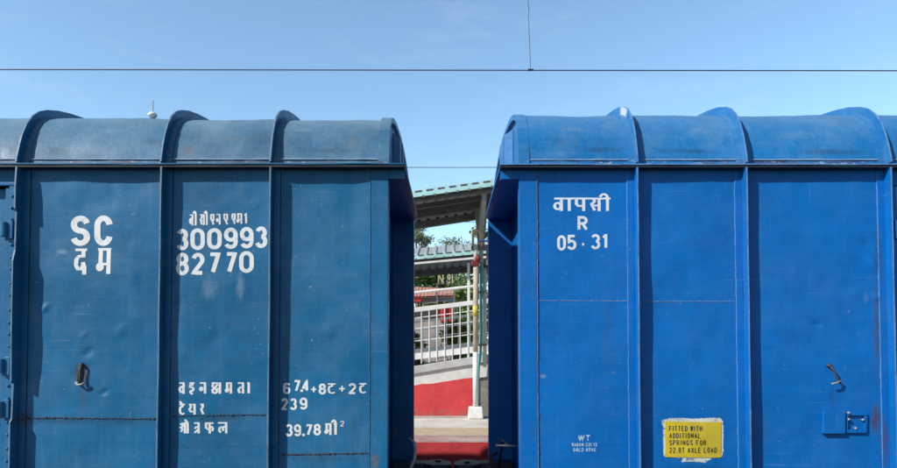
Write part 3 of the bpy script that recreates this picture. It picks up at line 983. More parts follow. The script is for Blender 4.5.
# lettering on the left wagon
lettering([('S', 70.6, 90.2, 215.6, 246), ('C', 94.4, 113.2, 215.6, 246)], 6.3, lface, 'white_navy', LW, 'large white letters SC')
lettering([('da', 73.5, 89.5, 248.6, 276), ('ma', 96.3, 114, 248.2, 275.5)], 4.2, lface, 'white_navy', LW, 'white Devanagari letters under SC', each=True)
lettering([('ba', 188.8, 194.0, 214.4, 226), ('ii', 193.4, 197.6, 214.4, 226), ('sa', 199, 205.4, 214.2, 225.6), ('ii', 204.6, 208.6, 214.2, 225.6),
           ('e', 209.5, 215, 214, 225.2), ('na', 215.5, 221.2, 213.8, 225), ('e', 222.6, 228.6, 213.6, 224.8), ('e', 230.8, 236.2, 213.4, 224.4), ('ma', 236.0, 243, 213.2, 224.2), ('1', 243.4, 248.2, 213, 224)],
          1.9, lface, 'white_navy', LW, 'small white Devanagari class code above the number', each=True)
lettering([('3', 176.8, 188.6, 229.0, 250.4), ('0', 190.4, 204.9, 228.4, 250), ('0', 207.1, 221.6, 228, 249.4), ('9', 223.6, 237.5, 227.4, 248.8), ('9', 239.5, 253.4, 226.8, 248.2), ('3', 255, 267.4, 226.4, 248)],
          4.3, lface, 'white_navy', LW, 'large white stencilled number 300993')
lettering([('8', 176.2, 189.2, 252.8, 275.4), ('2', 191.5, 204.6, 252.8, 274.8), ('7', 208.2, 220.6, 252.4, 274), ('7', 224.6, 236.8, 252, 273.4), ('0', 239, 253.6, 251, 272.8)],
          4.3, lface, 'white_navy', LW, 'large white stencilled number 82770')
lettering([('va', 178.6, 186, 382.2, 394.4), ('ha', 188.4, 196, 382.2, 394.6), ('na', 199, 207.6, 382.2, 394.2), ('ksha', 210.6, 222.4, 382.2, 394.4), ('ma', 224.6, 233.2, 382.2, 394.2), ('ta', 236.4, 245, 382.2, 394.2), ('aa', 245.6, 251, 382.2, 394)],
          2.5, lface, 'white_navy', LW, 'white Devanagari line for load capacity')
lettering([('tte', 178.4, 186.6, 403.6, 415.4), ('ya', 188, 197, 403.6, 415.2), ('ra', 199.4, 205.6, 403.6, 415)], 2.4, lface, 'white_navy', LW, 'white Devanagari line for tare')
lettering([('shro', 179.2, 190.2, 422.2, 434), ('tra', 193, 200.8, 422.2, 434), ('pha', 204, 215, 422.2, 434.2), ('la', 217, 228.8, 422, 434)], 2.4, lface, 'white_navy', LW, 'white Devanagari line for floor area')
lettering([('6', 283, 290.4, 382.6, 394.2), ('7', 293.4, 300.4, 380, 391.8), ('.', 300.4, 303.4, 380, 391.8), ('4', 302, 309.6, 379.6, 391.4), ('8', 318.8, 326.4, 383.4, 394.4), ('2', 348.6, 356.4, 383, 394)],
          2.35, lface, 'white_navy', LW, 'white figures of the load line', each=True)
lettering([('tta', 327, 337, 383.2, 394.4), ('tta', 358.4, 367.6, 383, 394)], 2.2, lface, 'white_navy', LW, 'white tonne letters', seedlift=.0004, each=True)
lettering([('+', 310.6, 317.4, 385.8, 392.8), ('+', 338.6, 346, 385.0, 392.2)], 1.7, lface, 'white_navy', LW, 'white plus signs', seedlift=.0006, each=True)
lettering([('2', 281.2, 288, 398, 410), ('3', 290, 297, 398.2, 410), ('9', 299.6, 307.6, 397.4, 409.4)], 2.35, lface, 'white_navy', LW, 'white tare figure 239')
lettering([('3', 285.4, 293, 424, 436.4), ('9', 294, 301.4, 424, 436.2), ('.', 302, 305.4, 424, 436), ('7', 305.4, 312.6, 424, 435.6), ('8', 313.6, 321.4, 423.6, 435.2), ('ma', 324.4, 333, 423, 435.4), ('ii', 332.4, 338.6, 423, 435.2)],
          2.45, lface, 'white_navy', LW, 'white floor area figure 39.78')
lettering([('2', 340.4, 344.4, 420.6, 426.2)], 0.85, lface, 'white_navy', LW, 'small raised figure 2')

# lettering on the right wagon
lettering([('va', 552.6, 564, 197.8, 212), ('aa', 563.4, 573.6, 197.75, 212), ('pa', 573.2, 586.6, 197.7, 212), ('sa', 588.4, 602, 197.6, 212), ('ii', 601.4, 612, 197.5, 211.8), ('bar', 552.8, 612, 197.6, 199.4)],
          3.0, rface, 'white_royal', RW, 'white Devanagari word above the letter R')
lettering([('R', 577.2, 588, 216.2, 231)], 2.9, rface, 'white_royal', RW, 'white letter R')
lettering([('0', 557, 565.8, 235.4, 250.6), ('5', 566.8, 576.4, 235, 250.4), ('-', 580.6, 585.4, 242.4, 246.4), ('3', 590.8, 600.2, 234.2, 249.4), ('1', 601.4, 609.6, 234, 249)],
          2.8, rface, 'white_royal', RW, 'white return date 05 - 31', each=True)
lettering([('W', 577.6, 584.4, 434.6, 441), ('T', 585, 590.4, 434.6, 441)], 1.3, rface, 'faint_royal', RW, 'small white letters WT')


def small(text, x0, x1, y0, y1, t, fn, mat, parent, label, gap=.28):
    wts = [0.5 if c in ' I.1' else 1.0 for c in text]
    tot = sum(wts) + gap * (len(text) - 1)
    k = (x1 - x0) / tot
    x = x0
    it = []
    for c, wt in zip(text, wts):
        if c != ' ':
            it.append((c, x, x + wt * k, y0, y1))
        x += (wt + gap) * k
    return lettering(it, t, fn, mat, parent, label)


small('WAGON 021 13', 571.4, 596.8, 442.6, 446.2, .75, rface, 'faint_royal', RW, 'tiny worn white line below WT')
small('GOLD ARMS', 573, 595.6, 447.6, 451.2, .75, rface, 'faint_royal', RW, 'second tiny worn white line below WT')

# yellow plate on its torn backing
mb = MB()
ring = [(661, 419), (668, 417.6), (680, 417.2), (697, 418), (712, 416.8), (720.5, 417.4), (722.6, 421), (724.6, 430), (725.2, 441), (723.6, 452), (721.5, 457.2), (712, 458.4), (705, 463.2), (694, 462), (681, 462.4), (690, 458.8), (668, 457.6), (662.6, 456.6), (662.2, 445), (660.6, 436), (661.4, 428)]
ring = densify([(min(max(x, 663.0), 723.2), 439 + (y - 439) * .97) for x, y in ring] + [ring[0]], 1.1)[:-1]
ring = [(x + .9 * noise.noise(Vector((x * .9, y * .9, 1))), y + .9 * noise.noise(Vector((x * .9, y * .9, 5)))) for x, y in ring]
cc = rface(693, 439, .0022)
i0 = len(mb.v)
mb.v.append(tuple(cc))
for q in (.5, 1.0):
    for x, y in ring:
        mb.v.append(tuple(rface(693 + (x - 693) * q, 439 + (y - 439) * q, .0022)))
n = len(ring)
for k in range(n):
    mb.f.append((0, 1 + k, 1 + (k + 1) % n))
    mb.f.append((1 + k, 1 + n + k, 1 + n + (k + 1) % n, 1 + (k + 1) % n))
torn = mb.build('label_residue', 'torn', RW)
mb = MB()
rows_f, rows_b = [], []
for j in range(13):
    t = j / 12
    rows_f.append([tuple(rface(664.8 + 55.8 * i / 18 + .2 * math.sin(j), 421.2 + 35.6 * t + .6 * i / 18, .006)) for i in range(19)])
mb.grid(rows_f)
for a, b in ((0, 12),):
    pass
edge = rows_f[0] + [r[-1] for r in rows_f[1:]] + list(reversed(rows_f[-1][:-1])) + [r[0] for r in reversed(rows_f[1:-1])]
mb.grid([edge, [(p[0], p[1] + .0035, p[2]) for p in edge]], True)
plate = mb.build('yellow_plate', 'yellow', RW, label='yellow rectangular plate about added springs')
pf = lambda px, py, lift: rface(px, py, .006 + lift * .5)
small('FITTED WITH', 668.6, 701.6, 425.6, 431.0, 0.88, pf, 'plate_text', plate, 'FITTED WITH')
small('ADDITIONAL', 668.8, 700, 432.8, 438.2, 0.88, pf, 'plate_text', plate, 'ADDITIONAL')
small('SPRINGS FOR', 668.8, 705.6, 439.8, 445.2, 0.88, pf, 'plate_text', plate, 'SPRINGS FOR')
small('22.8T AXLE LOAD', 668.8, 716.4, 447.2, 452.6, 0.88, pf, 'plate_text', plate, '22.8T AXLE LOAD')


# small iron hooks and the card holder
def hook(face, pts, r, parent, top, name='rope_hook'):
    mb = MB()
    base = face(*top, 0)
    mb.ball((base.x, base.y - .010, base.z), .019, 8, rz=.7)
    mb.tube([face(x, y, l) for x, y, l in pts], r, 8)
    return mb.build(name, 'iron', parent, smooth=True)


hk = hook(lface, [(82.6, 364, .008), (82.4, 366, .030), (81.6, 372, .034), (81.2, 379, .030), (81.6, 383, .034)], .0075, LW, (81.5, 364.5))
mb = MB()
mb.tube([lface(76.2, 382.2, .012), lface(79.6, 384.6, .036), lface(83, 384.4, .036), lface(86.2, 382.6, .03)], .0085, 8)
mb.build('hook_foot', 'wear', hk, smooth=True)
mb = MB()
mb.tube([lface(79.6, 365, .006), lface(79.2, 372, .016), lface(78.6, 381, .014)], .0075, 8)
mb.build('hook_shank', 'iron', hk, smooth=True)
hk = hook(rface, [(828.5, 365, .01), (830, 369, .04), (832.5, 372, .040), (833.2, 378, .036), (837.5, 381, .03), (838, 383, .026)], .0068, RW, (828.5, 365.5))
mb = MB()
mb.tube([rface(827.5, 383.6, .05), rface(833, 382.4, .05), rface(838, 380.5, .035)], .007, 8)
mb.build('hook_foot', 'wear', hk, smooth=True)


def pbox(mb, x0, x1, y0, y1, l0, l1, face):
    c = [face(x, y, l) for l in (l1, l0) for x, y in ((x0, y1), (x1, y1), (x1, y0), (x0, y0))]
    mb.hexa([c[0], c[1], c[5], c[4], c[3], c[2], c[6], c[7]])


mb = MB()
pbox(mb, 821.2, 843, 410.8, 433.2, .004, .035, rface)
card = mb.build('card_holder', 'royal', RW, .003, label='small hinged metal box')
mb = MB()
pbox(mb, 844.6, 865.6, 412.6, 415.2, .002, .022, rface)
pbox(mb, 844.6, 865.6, 429.4, 432.6, .002, .022, rface)
pbox(mb, 863, 865.6, 415.3, 429.3, .002, .022, rface)
pbox(mb, 844.6, 846.6, 415.3, 429.3, .002, .022, rface)
mb.build('card_frame', 'royal', card, .002)
mb = MB()
for x, y in ((847, 419), (847, 412.5), (861, 419.5), (854, 428)):
    c = rface(x, y, .012)
    mb.ball((c.x, c.y - .012, c.z), .010, 6)
    mb.tube([rface(x, y, .002), rface(x, y, .02)], .006, 6)
mb.build('card_clip', 'wear', card, smooth=True)

# ------------------------------------------------------------------ white antenna on the left wagon roof
c = P(152.5, 116.6, WY + .34)
ant = thing('antenna', (c.x, c.y, c.z - .01), 'small white knob with a thin rod on the navy wagon roof', 'antenna')
mb = MB()
mb.lathe((c.x, c.y, c.z - .012), [(.001, 0), (.022, 0), (.026, .012), (.036, .016), (.038, .030), (.028, .042), (.012, .050), (.001, .052)], 12)
mb.build('antenna_base', 'porcelain', ant, smooth=True)
mb = MB()
mb.tube([(c.x + .004, c.y, c.z + .038), (c.x + .004, c.y, c.z + .135)], .0028, 6)
mb.build('antenna_rod', 'under', ant)

# ------------------------------------------------------------------ overhead wires
D1 = 7.2
zc_ = P(CX, 70.3, D1).z
wt = thing('overhead_line', (0, D1, zc_), 'nearest overhead wire pair, joined by one thin dropper, crossing above both wagons', 'overhead line')
mb = MB()
mb.tube([(-45, D1, zc_ + .10), (-20, D1, zc_ + .03), (-5, D1, zc_ + .008), (0, D1, zc_), (5, D1, zc_ - .006), (20, D1, zc_ - .0), (45, D1, zc_ + .06)], .0065, 8)
mb.build('contact_wire', 'wire', wt)
zm = P(CX, -1.6, D1).z
mb = MB()
mb.tube([(x, D1, zm - .012 + (x / 45.0) ** 2 * .9) for x in range(-45, 46, 3)], .006, 8)
mb.build('messenger_wire', 'rubber', wt)
a, b = P(530.6, 70.5, D1), P(528.0, -1.6, D1)
mb = MB()
mb.tube([b, (b.x + .001, D1, b.z - .08), (b.x + .012, D1 + .006, b.z - .14), (b.x + .004, D1, b.z - .19), (a.x, D1, a.z)], .0042, 6)
mb.tube([(a.x - .03, D1, a.z + .006), (a.x + .03, D1, a.z + .006)], .013, 8)
mb.build('dropper', 'wire', wt)
for py, Y, r, lab in ((167.5, 11.4, .006, 'thin overhead wire seen just above the station canopy'), (222.0, 23.5, .010, 'thin distant wire in the sky gap under the station canopy')):
    z = P(CX, py, Y).z
    mb = MB()
    mb.tube([(x, Y, z + (x / 40.0) ** 2 * .5) for x in range(-40, 41, 5)], r, 6)
    tag(mb.build('overhead_wire', 'wire'), lab, 'overhead wire')

# ------------------------------------------------------------------ ramp with red wall, railing and canopy
RY = 15.4
XA, XB = -11.0, 9.0


def lin(px0, py0, px1, py1, Y):
    """sloping line through two photo points at depth Y -> z(x)"""
    a, b = P(px0, py0, Y), P(px1, py1, Y)
    k = (b.z - a.z) / (b.x - a.x)
    return lambda x: a.z + k * (x - a.x)


def slab(mb, zt, zb, y0, y1, x0=XA, x1=XB, n=1, clampb=None):
    for q in range(n):
        xa, xb = x0 + (x1 - x0) * q / n, x0 + (x1 - x0) * (q + 1) / n
        f = lambda fn, x: fn(x) if clampb is None else max(clampb, fn(x))
        if zt(xb) <= (clampb if clampb is not None else -99) + .02:
            continue
        mb.hexa([(xa, y0, f(zb, xa)), (xb, y0, f(zb, xb)), (xb, y1, f(zb, xb)), (xa, y1, f(zb, xa)),
                 (xa, y0, f(zt, xa)), (xb, y0, f(zt, xb)), (xb, y1, f(zt, xb)), (xa, y1, f(zt, xa))])


z_red = lin(416, 385.5, 472, 377.5, RY)
z_wht = lin(416, 373.5, 472, 364.5, RY)
z_cop = lin(416, 366.0, 472, 357.0, RY)
PL = PLAT_Z
XRED = P(477, 400, RY).x
ramp = thing('ramp', (0, RY + .9, PL), 'sloping ramp with a red painted side wall and grey coping', 'ramp')
mb = MB()
i = 0
rows = []
xs = [XA + (XRED - XA) * k / 160 for k in range(161)]
for x in xs:
    t = max(PL + .01, z_red(x) + .03 * noise.noise(Vector((x * 2.1, 2, 1))) + .015 * noise.noise(Vector((x * 9, 2, 1))))
    rows.append([(x, RY, PL), (x, RY, t), (x, RY + .01, t), (x, RY + .01, PL)])
mb.grid(rows)
wall = mb.build('red_wall', 'red', ramp)
mb = MB()
slab(mb, z_wht, lambda x: PL, RY + .0105, RY + 1.7, XA, XRED, 20, PL)
mb.build('ramp_body', 'white_wall', ramp)
mb = MB()
slab(mb, z_wht, lambda x: PL, RY + .06, RY + 1.7, XRED + .002, XB, 4, PL)
mb.build('stone_wall', 'stone', ramp, label='unpainted grey masonry end of the wall')
mb = MB()
slab(mb, lambda x: z_wht(x) - .02, lambda x: z_red(x) - .03, RY + .0, RY + .058, XRED + .002, XB, 4, PL)
mb.build('wall_band', 'white_wall', ramp)
mb = MB()
slab(mb, z_cop, lambda x: z_wht(x) + .002, RY - .05, RY + 1.72, XA, XB, 20, PL)
mb.build('coping', 'grey', ramp, .01)
mb = MB()
mb.box(XA, XB, RY - .22, RY - .003, PL + .007, PL + .03)
mb.build('footing', 'grey', ramp)

# railing on the ramp
rail = thing('ramp_railing', (0, RY + .08, PL + 1.2), 'white grid railing with a handrail along the ramp', 'railing')
YR = RY + .06
z_top = lin(416, 310.0, 472, 303.0, YR)
z_hand = lin(416, 292.5, 472, 286.5, YR)
z_bot = lin(416, 357.0, 472, 350.5, YR)
mb = MB()
slab(mb, lambda x: z_top(x) + .06, lambda x: z_top(x) - .05, YR - .03, YR + .03, n=1)
mb.build('top_rail', 'white', rail, .01)
mb = MB()
mb.tube([(XA, YR, z_hand(XA)), (XB, YR, z_hand(XB))], .034, 8)
mb.build('handrail', 'white', rail)
mb = MB()
slab(mb, lambda x: z_bot(x) + .09, lambda x: z_bot(x) - .06, YR - .012, YR + .012)
mb.build('bottom_rail', 'white', rail, .006)
mb = MB()
x = XA + .05
while x < XB:
    mb.box(x - .011, x + .011, YR - .028, YR - .013, z_bot(x) - .17, z_top(x) - .052)
    x += .184
for f in (.30, .60, .86):
    zz = lambda x, f=f: z_bot(x) + .09 + (z_top(x) - .05 - z_bot(x) - .09) * f
    slab(mb, lambda x: zz(x) + .010, lambda x: zz(x) - .010, YR - .0125, YR + .002)
mb.build('bar_grid', 'white', rail)
x0p = P(468.6, 300, YR).x
for k in range(-5, 5):
    x = x0p + k * 1.9
    mb = MB()
    ztop = P(468, 263, YR).z if k == 0 else z_hand(x) + .05
    mb.box(x - .03, x + .03, YR - .028, YR + .028, z_top(x) + .055, ztop)
    mb.build('post', 'white', rail)
    mb = MB()
    mb.box(x - .028, x + .028, YR + .013, YR + .05, z_cop(x) - .01, z_top(x) - .055)
    mb.build('post', 'white', rail)

# second railing on the far side of the ramp
rail2 = thing('ramp_railing', (0, RY + 1.65, PL + 1.2), 'far white railing with thin bars behind the ramp', 'railing')
Y2 = RY + 1.62
z2t = lin(416, 322.0, 472, 315.0, Y2)
z2b = lin(416, 354.0, 472, 347.0, Y2)
mb = MB()
slab(mb, lambda x: z2t(x) + .03, lambda x: z2t(x) - .03, Y2 - .02, Y2 + .02)
mb.build('top_rail', 'white', rail2)
mb = MB()
slab(mb, lambda x: z2b(x) + .13, lambda x: z2b(x) - .13, Y2 - .02, Y2 + .02)
mb.build('bottom_rail', 'white', rail2)
mb = MB()
for f in (.4, .72):
    zz = lambda x, f=f: z2b(x) + .13 + (z2t(x) - z2b(x) - .16) * f
    slab(mb, lambda x: zz(x) + .014, lambda x: zz(x) - .014, Y2 - .01, Y2 + .01)
x = XA + .1
while x < XB:
    mb.box(x - .012, x + .012, Y2 - .026, Y2 - .021, z2b(x) - .15, z2t(x))
    x += .31
mb.build('bar_grid', 'white', rail2)


# canopies
def canopy(Yf, Yb, front, back, colx, zfoot, label, cols, pitch=.25, colw=.11, lift=0.0):
    zf = lin(*front, Yf)
    zb = lin(*back, Yb)
    root = thing('ramp_canopy', (P(colx, 300, (Yf + Yb) / 2).x, (Yf + Yb) / 2, zfoot), label, 'canopy')
    # corrugated roof sheet: trapezoid ribs run from front to back
    mb = MB()
    prof = []
    x = XA
    while x < XB:
        for dx, h in ((0, 0), (.60, 0), (.68, .045), (.92, .045)):
            prof.append((x + dx * pitch, h))
        x += pitch
    # underside plane and lifted upper skin
    rows = []
    for y, fn in ((Yf - .02, zf), ((Yf + Yb) / 2, lambda x: (zf(x) + zb(x)) / 2 + lift), (Yb, zb)):
        rows.append([(x, y, fn(x) + .02 + h) for x, h in prof])
    mb.grid(rows)
    rows2 = [[(a[0], a[1], a[2] - .012) for a in r] for r in rows]
    mb.grid(rows2)
    mb.build('roof_sheet', 'roof_grey', root)
    # pale teal fascia with the corrugated top edge
    FD = .07
    mb = MB()
    pts_t = [(x, zf(x) + .03 + h * 1.6) for x, h in prof]
    i = len(mb.v)
    for (x, z) in pts_t:
        mb.v += [(x, Yf - .06, z), (x, Yf - .06, zf(x) - FD), (x, Yf - .035, z), (x, Yf - .035, zf(x) - FD)]
    for k in range(len(pts_t) - 1):
        a, b = i + 4 * k, i + 4 * k + 4
        mb.f += [(a, b, b + 1, a + 1), (a + 2, a + 3, b + 3, b + 2), (a, a + 2, b + 2, b), (a + 1, b + 1, b + 3, a + 3)]
    fa = len(mb.f)
    # dark bars paint in gaps and shadows along the fascia edges, in the same mesh
    for k in range(0, len(prof) - 4, 4):
        x = prof[k][0]
        mb.box(x + .68 * pitch, x + .92 * pitch, Yf - .068, Yf - .0605, zf(x) - .066, zf(x) - .025)
        xa, xb_ = x + .04 * pitch, x + .62 * pitch
        mb.hexa([(xa, Yf - .075, zf(xa) + .04), (xb_, Yf - .075, zf(xb_) + .04), (xb_, Yf + .05, zf(xb_) + .04), (xa, Yf + .05, zf(xa) + .04),
                 (xa, Yf - .075, zf(xa) + .066), (xb_, Yf - .075, zf(xb_) + .066), (xb_, Yf + .05, zf(xb_) + .066), (xa, Yf + .05, zf(xa) + .066)])
    o = mb.build('fascia', 'teal_sheet', root)
    o.data.materials.append(M['under'])  # framing grey also colours the painted gaps and shadows
    for p_ in o.data.polygons:
        if p_.index >= fa:
            p_.material_index = 1
    if lift > 0:
        mb = MB()
        slab(mb, lambda x: zf(x) - .15, lambda x: zf(x) - .21, Yf - .05, Yf + .03)
        mb.build('gutter', 'white', root)
    # purlins
    for q, hh, dd in ((.03, .15, .06), (.32, .10, .05), (.5, .20, .09), (.70, .10, .05), (.97, .16, .07)):
        mb = MB()
        fn = lambda x, q=q: zf(x) + (zb(x) - zf(x)) * q + lift * (1 - abs(2 * q - 1))
        y = Yf + (Yb - Yf) * q
        slab(mb, lambda x: fn(x) + .012, lambda x: fn(x) - hh, y, y + dd)
        mb.build('purlin', 'under', root)
    mb = MB()
    slab(mb, lambda x: zb(x) + .10, lambda x: zb(x) - .17, Yb + .001, Yb + .05)
    mb.build('back_fascia', 'under', root)
    # columns with tapered arms
    ym = (Yf + Yb) / 2
    for k in cols:
        x = P(colx, 300, ym).x + k * 4.0
        zt = (zf(x) + zb(x)) / 2 - .20 + lift
        if zt < zfoot + .6:
            continue
        mb = MB()
        mb.box(x - colw / 2, x + colw / 2, ym - .055, ym + .055, zfoot, zt)
        cl = mb.build('column', 'post_grey', root)
        mb = MB()
        for q, (wa, wb) in enumerate(((.16, .075),)):
            mb.hexa([(x - wb, ym - .075, zt - 1.0), (x + wb, ym - .075, zt - 1.0), (x + wb, ym - .057, zt - 1.0), (x - wb, ym - .057, zt - 1.0),
                     (x - wa, ym - .075, zt - .002), (x + wa, ym - .075, zt - .002), (x + wa, ym - .057, zt - .002), (x - wa, ym - .057, zt - .002)])
        for sgn, ye, fn in ((-1, Yf + .14, zf), (1, Yb - .08, zb)):
            zt2 = fn(x) - .17
            mb.prism([(ym + sgn * .077, zt - .9), (ym + sgn * .077, zt - .04), (ye, zt2 - .0), (ye, zt2 - .16)], 'x', x - .045, x + .045)
        mb.build('bracket', 'post_grey', cl)
    return root


canopy(14.2, 17.6, (416, 194.5, 490, 184.0), (416, 223.0, 478, 213.5), 481.0, PL + .8,
       'near sloping canopy with a pale teal corrugated edge over the ramp', (-2, -1, 0, 1))
canopy(19.4, 23.5, (416, 257.5, 472, 252.5), (416, 272.0, 472, 267.5), 505.0, PL,
       'lower farther canopy with a pale teal edge, behind the ramp railing', (-2, -1, 0, 1), .28, lift=.55)

# ------------------------------------------------------------------ pole, loop, bracket and pipes by the ramp
PY = 15.05
b = P(475.5, 415, PY)
pole = thing('white_pole', (b.x, PY, PL), 'tall round white pole on a white block with one yellow band', 'pole')
mb = MB()
a = P(475.8, 262, PY)
zs = P(475, 352, PY).z
mb.tube([(b.x, PY, PL + .27), (b.x, PY, zs)], .062, 14)
mb.build('shaft', 'white', pole, smooth=True)
mb = MB()
mb.tube([(b.x, PY, zs + .001), (a.x, PY, a.z)], .060, 14)
mb.build('shaft', 'beige', pole, smooth=True, label='bare beige upper length of the shaft')
mb = MB()
z3 = P(475, 229, PY).z
mb.tube([(a.x, PY, a.z), (a.x, PY, P(475, 245, PY).z)], .050, 12)
mb.build('upper_shaft', 'grey', pole, smooth=True)
mb = MB()
zt = P(475, 408.5, PY).z
mb.hexa([(b.x - .175, PY - .16, PL + .006), (b.x + .175, PY - .16, PL + .006), (b.x + .175, PY + .16, PL + .006), (b.x - .175, PY + .16, PL + .006),
         (b.x - .155, PY - .14, PL + .28), (b.x + .155, PY - .14, PL + .28), (b.x + .155, PY + .14, PL + .28), (b.x - .155, PY + .14, PL + .28)])
mb.build('base_block', 'white', pole, .025)
mb = MB()
zy = P(475, 311, PY).z
mb.tube([(b.x, PY, zy - .12), (b.x, PY, zy + .12)], .0645, 14)
mb.build('band', 'yellow_band', pole, smooth=True)
mb = MB()
zy = P(475, 263, PY).z
mb.box(a.x - .10, a.x + .08, PY - .09, PY + .08, zy - .07, zy + .05)
mb.ball((a.x + .05, PY - .09, zy + .09), .07, 8)
mb.build('clamp', 'maroon', pole, .015)
mb = MB()
l0, l1 = P(473.0, 246, PY), P(481.4, 246, PY)
r = (l1.x - l0.x) / 2
cxm = (l0.x + l1.x) / 2
zt = P(477, 230.5, PY).z - r
mb.tube([(l0.x, PY, l0.z)] + [(cxm - r * math.cos(math.pi * k / 10), PY, zt + r * math.sin(math.pi * k / 10)) for k in range(11)] + [(l1.x, PY, l1.z)], .030, 10)
mb.build('loop', 'copper', pole, smooth=True, label='peach coloured upturned loop at the top')
mb = MB()
q0, q1 = P(471.5, 244, PY), P(497, 249.5, PY)
mb.box(q0.x, q1.x, PY + .064, PY + .20, q1.z, q0.z)
mb.box(q0.x + .35, q0.x + .50, PY + .10, PY + .16, q1.z - .35, q1.z - .001)
mb.build('cross_arm', 'under', pole, .01)

TY = 15.22
t0 = P(481.0, 265, TY)
pipe = thing('drain_pipe', (t0.x, TY, PL), 'slim teal pipe with a bend, right beside the white pole', 'pipe')
mb = MB()
mb.tube([P(480.6, 262, TY), P(480.8, 300, TY), P(481.2, 332, TY), P(480.6, 350, TY), P(478.6, 366, TY), P(478.0, 380, TY), (P(478.0, 380, TY).x, TY, PL)], .036, 10)
mb.build('pipe_run', 'teal', pipe, smooth=True)
mb = MB()
mb.tube([P(484.6, 268, TY), P(484.8, 320, TY), P(484.8, 367, TY)], .046, 10)
mb.build('pipe_cover', 'pale_green', pipe, smooth=True)
mb = MB()
for py in (292, 345):
    c = P(482.6, py, TY)
    mb.box(c.x - .10, c.x + .10, TY - .05, TY + .05, c.z - .02, c.z + .02)
mb.build('pipe_clip', 'under', pipe)

# ------------------------------------------------------------------ things behind the ramp
KY = 26.0
k0, k1 = P(405, 300, KY), P(455, 300, KY)
kiosk = thing('kiosk', ((k0.x + k1.x) / 2, KY + 1, PL), 'low stall with a salmon tiled roof and red front behind the railing', 'kiosk')
mb = MB()
zl0, zl1 = P(400, 282, KY).z, P(454, 287.5, KY).z
ze0, ze1 = P(400, 300, KY).z, P(454, 297, KY).z
rows = []
nx = 60
for j in range(7):
    t = j / 6
    rows.append([(k0.x - 2 + (k1.x - k0.x + 2) * i / nx, KY - .5 + 2.2 * t, (ze0 + (ze1 - ze0) * i / nx) * (1 - t) + (zl0 + (zl1 - zl0) * i / nx + .1) * t + .035 * abs(math.sin(i * .9 * math.pi / 2)) + .02 * (j % 2)) for i in range(nx + 1)])
mb.grid(rows)
mb.grid([[(p[0], p[1], p[2] - .06) for p in r] for r in rows])
mb.build('roof', 'clay', kiosk)
mb = MB()
mb.box(k0.x - 1.9, k1.x - .05, KY + .1, KY + 2.2, PL, ze0 - .35)
mb.build('wall', 'kiosk_grey', kiosk)
mb = MB()
a, b_ = P(440.5, 300, KY - .2), P(453, 300, KY - .2)
mb.box(a.x, b_.x, KY - .2, KY + .09, P(445, 322, KY).z, P(445, 303, KY).z)
mb.build('counter', 'kiosk_red', kiosk, .02)
mb = MB()
a, b_ = P(438, 296, KY - .3), P(455.5, 301.5, KY - .3)
mb.box(a.x, b_.x, KY - .34, KY - .26, b_.z, a.z)
mb.build('banner', 'blue_white', kiosk)
mb = MB()
a, b_ = P(416, 297, KY - .3), P(438, 303, KY - .3)
mb.box(a.x - 2, b_.x - .01, KY - .36, KY - .22, b_.z, a.z - .02)
mb.build('awning_board', 'kiosk_grey', kiosk)
mb = MB()
a, b_ = P(415, 297, KY - .4), P(421, 302, KY - .4)
mb.box(a.x - .5, b_.x, KY - .46, KY - .37, b_.z, a.z)
mb.build('red_awning', 'kiosk_red', kiosk)

# standing cream letters above the stall
LY = 25.4
lb = thing('letter_sign', (P(446, 284, LY).x, LY, PL), 'pale cream letters standing above the stall roof', 'sign')
fl = lambda px, py, lift: P(px, py, LY - lift)
for gl, x0, x1 in (('N', 438.0, 443.4), ('9', 447.4, 450.6), ('I', 451.2, 453.6)):
    mb = MB()
    for i, pl in enumerate(G[gl]):
        poly = [(x0 + .5 + (x1 - x0 - 1) * u, 282.8 + (274.6 - 282.8) * v) for u, v in pl]
        stroke(mb, poly, 1.15, fl, .0 + .002 * i)
    o = mb.build('letter', 'cream', lb)
    so_ = o.modifiers.new('depth', 'SOLIDIFY')
    so_.thickness = .05
mb = MB()
a, b_ = P(436, 284.4, LY + .06), P(455, 283.2, LY + .06)
mb.box(a.x, b_.x, LY + .03, LY + .09, a.z, b_.z)
for q in (.05, .95):
    x = a.x + (b_.x - a.x) * q
    mb.box(x - .03, x + .03, LY + .09, LY + .15, PL, b_.z)
mb.build('sign_frame', 'under', lb)

# low building with barred windows, seen through the railing
BY = 30.0
bld = thing('station_building', (P(430, 340, BY).x, BY + 3, PL), 'low pale building with dark windows seen through the railing bars', 'building')
x0, x1 = P(385, 340, BY).x, P(440, 340, BY).x
zt = P(430, 318, BY).z
mb = MB()
mb.box(x0, x1, BY, BY + 6, PL, zt)
mb.build('wall', 'white_wall', bld)
mb = MB()
mb.box(x0 - .2, x1 + .2, BY - .3, BY + 6.2, zt + .001, zt + .18)
mb.build('roof', 'grey', bld)
for px in (408, 417, 426.5, 434.5):
    a, b_ = P(px - 3.0, 326, BY), P(px + 3.0, 345, BY)
    mb = MB()
    mb.box(a.x, b_.x, BY - .05, BY - .002, b_.z, a.z)
    f = mb.build('window', 'white', bld)
    mb = MB()
    xm = (a.x + b_.x) / 2
    zm_ = (a.z + b_.z) / 2
    for xa, xb in ((a.x + .05, xm - .03), (xm + .03, b_.x - .05)):
        for za, zb in ((b_.z + .05, zm_ - .03), (zm_ + .03, a.z - .05)):
            mb.box(xa, xb, BY - .06, BY - .052, za, zb)
    mb.build('pane', 'dark_glass', f)


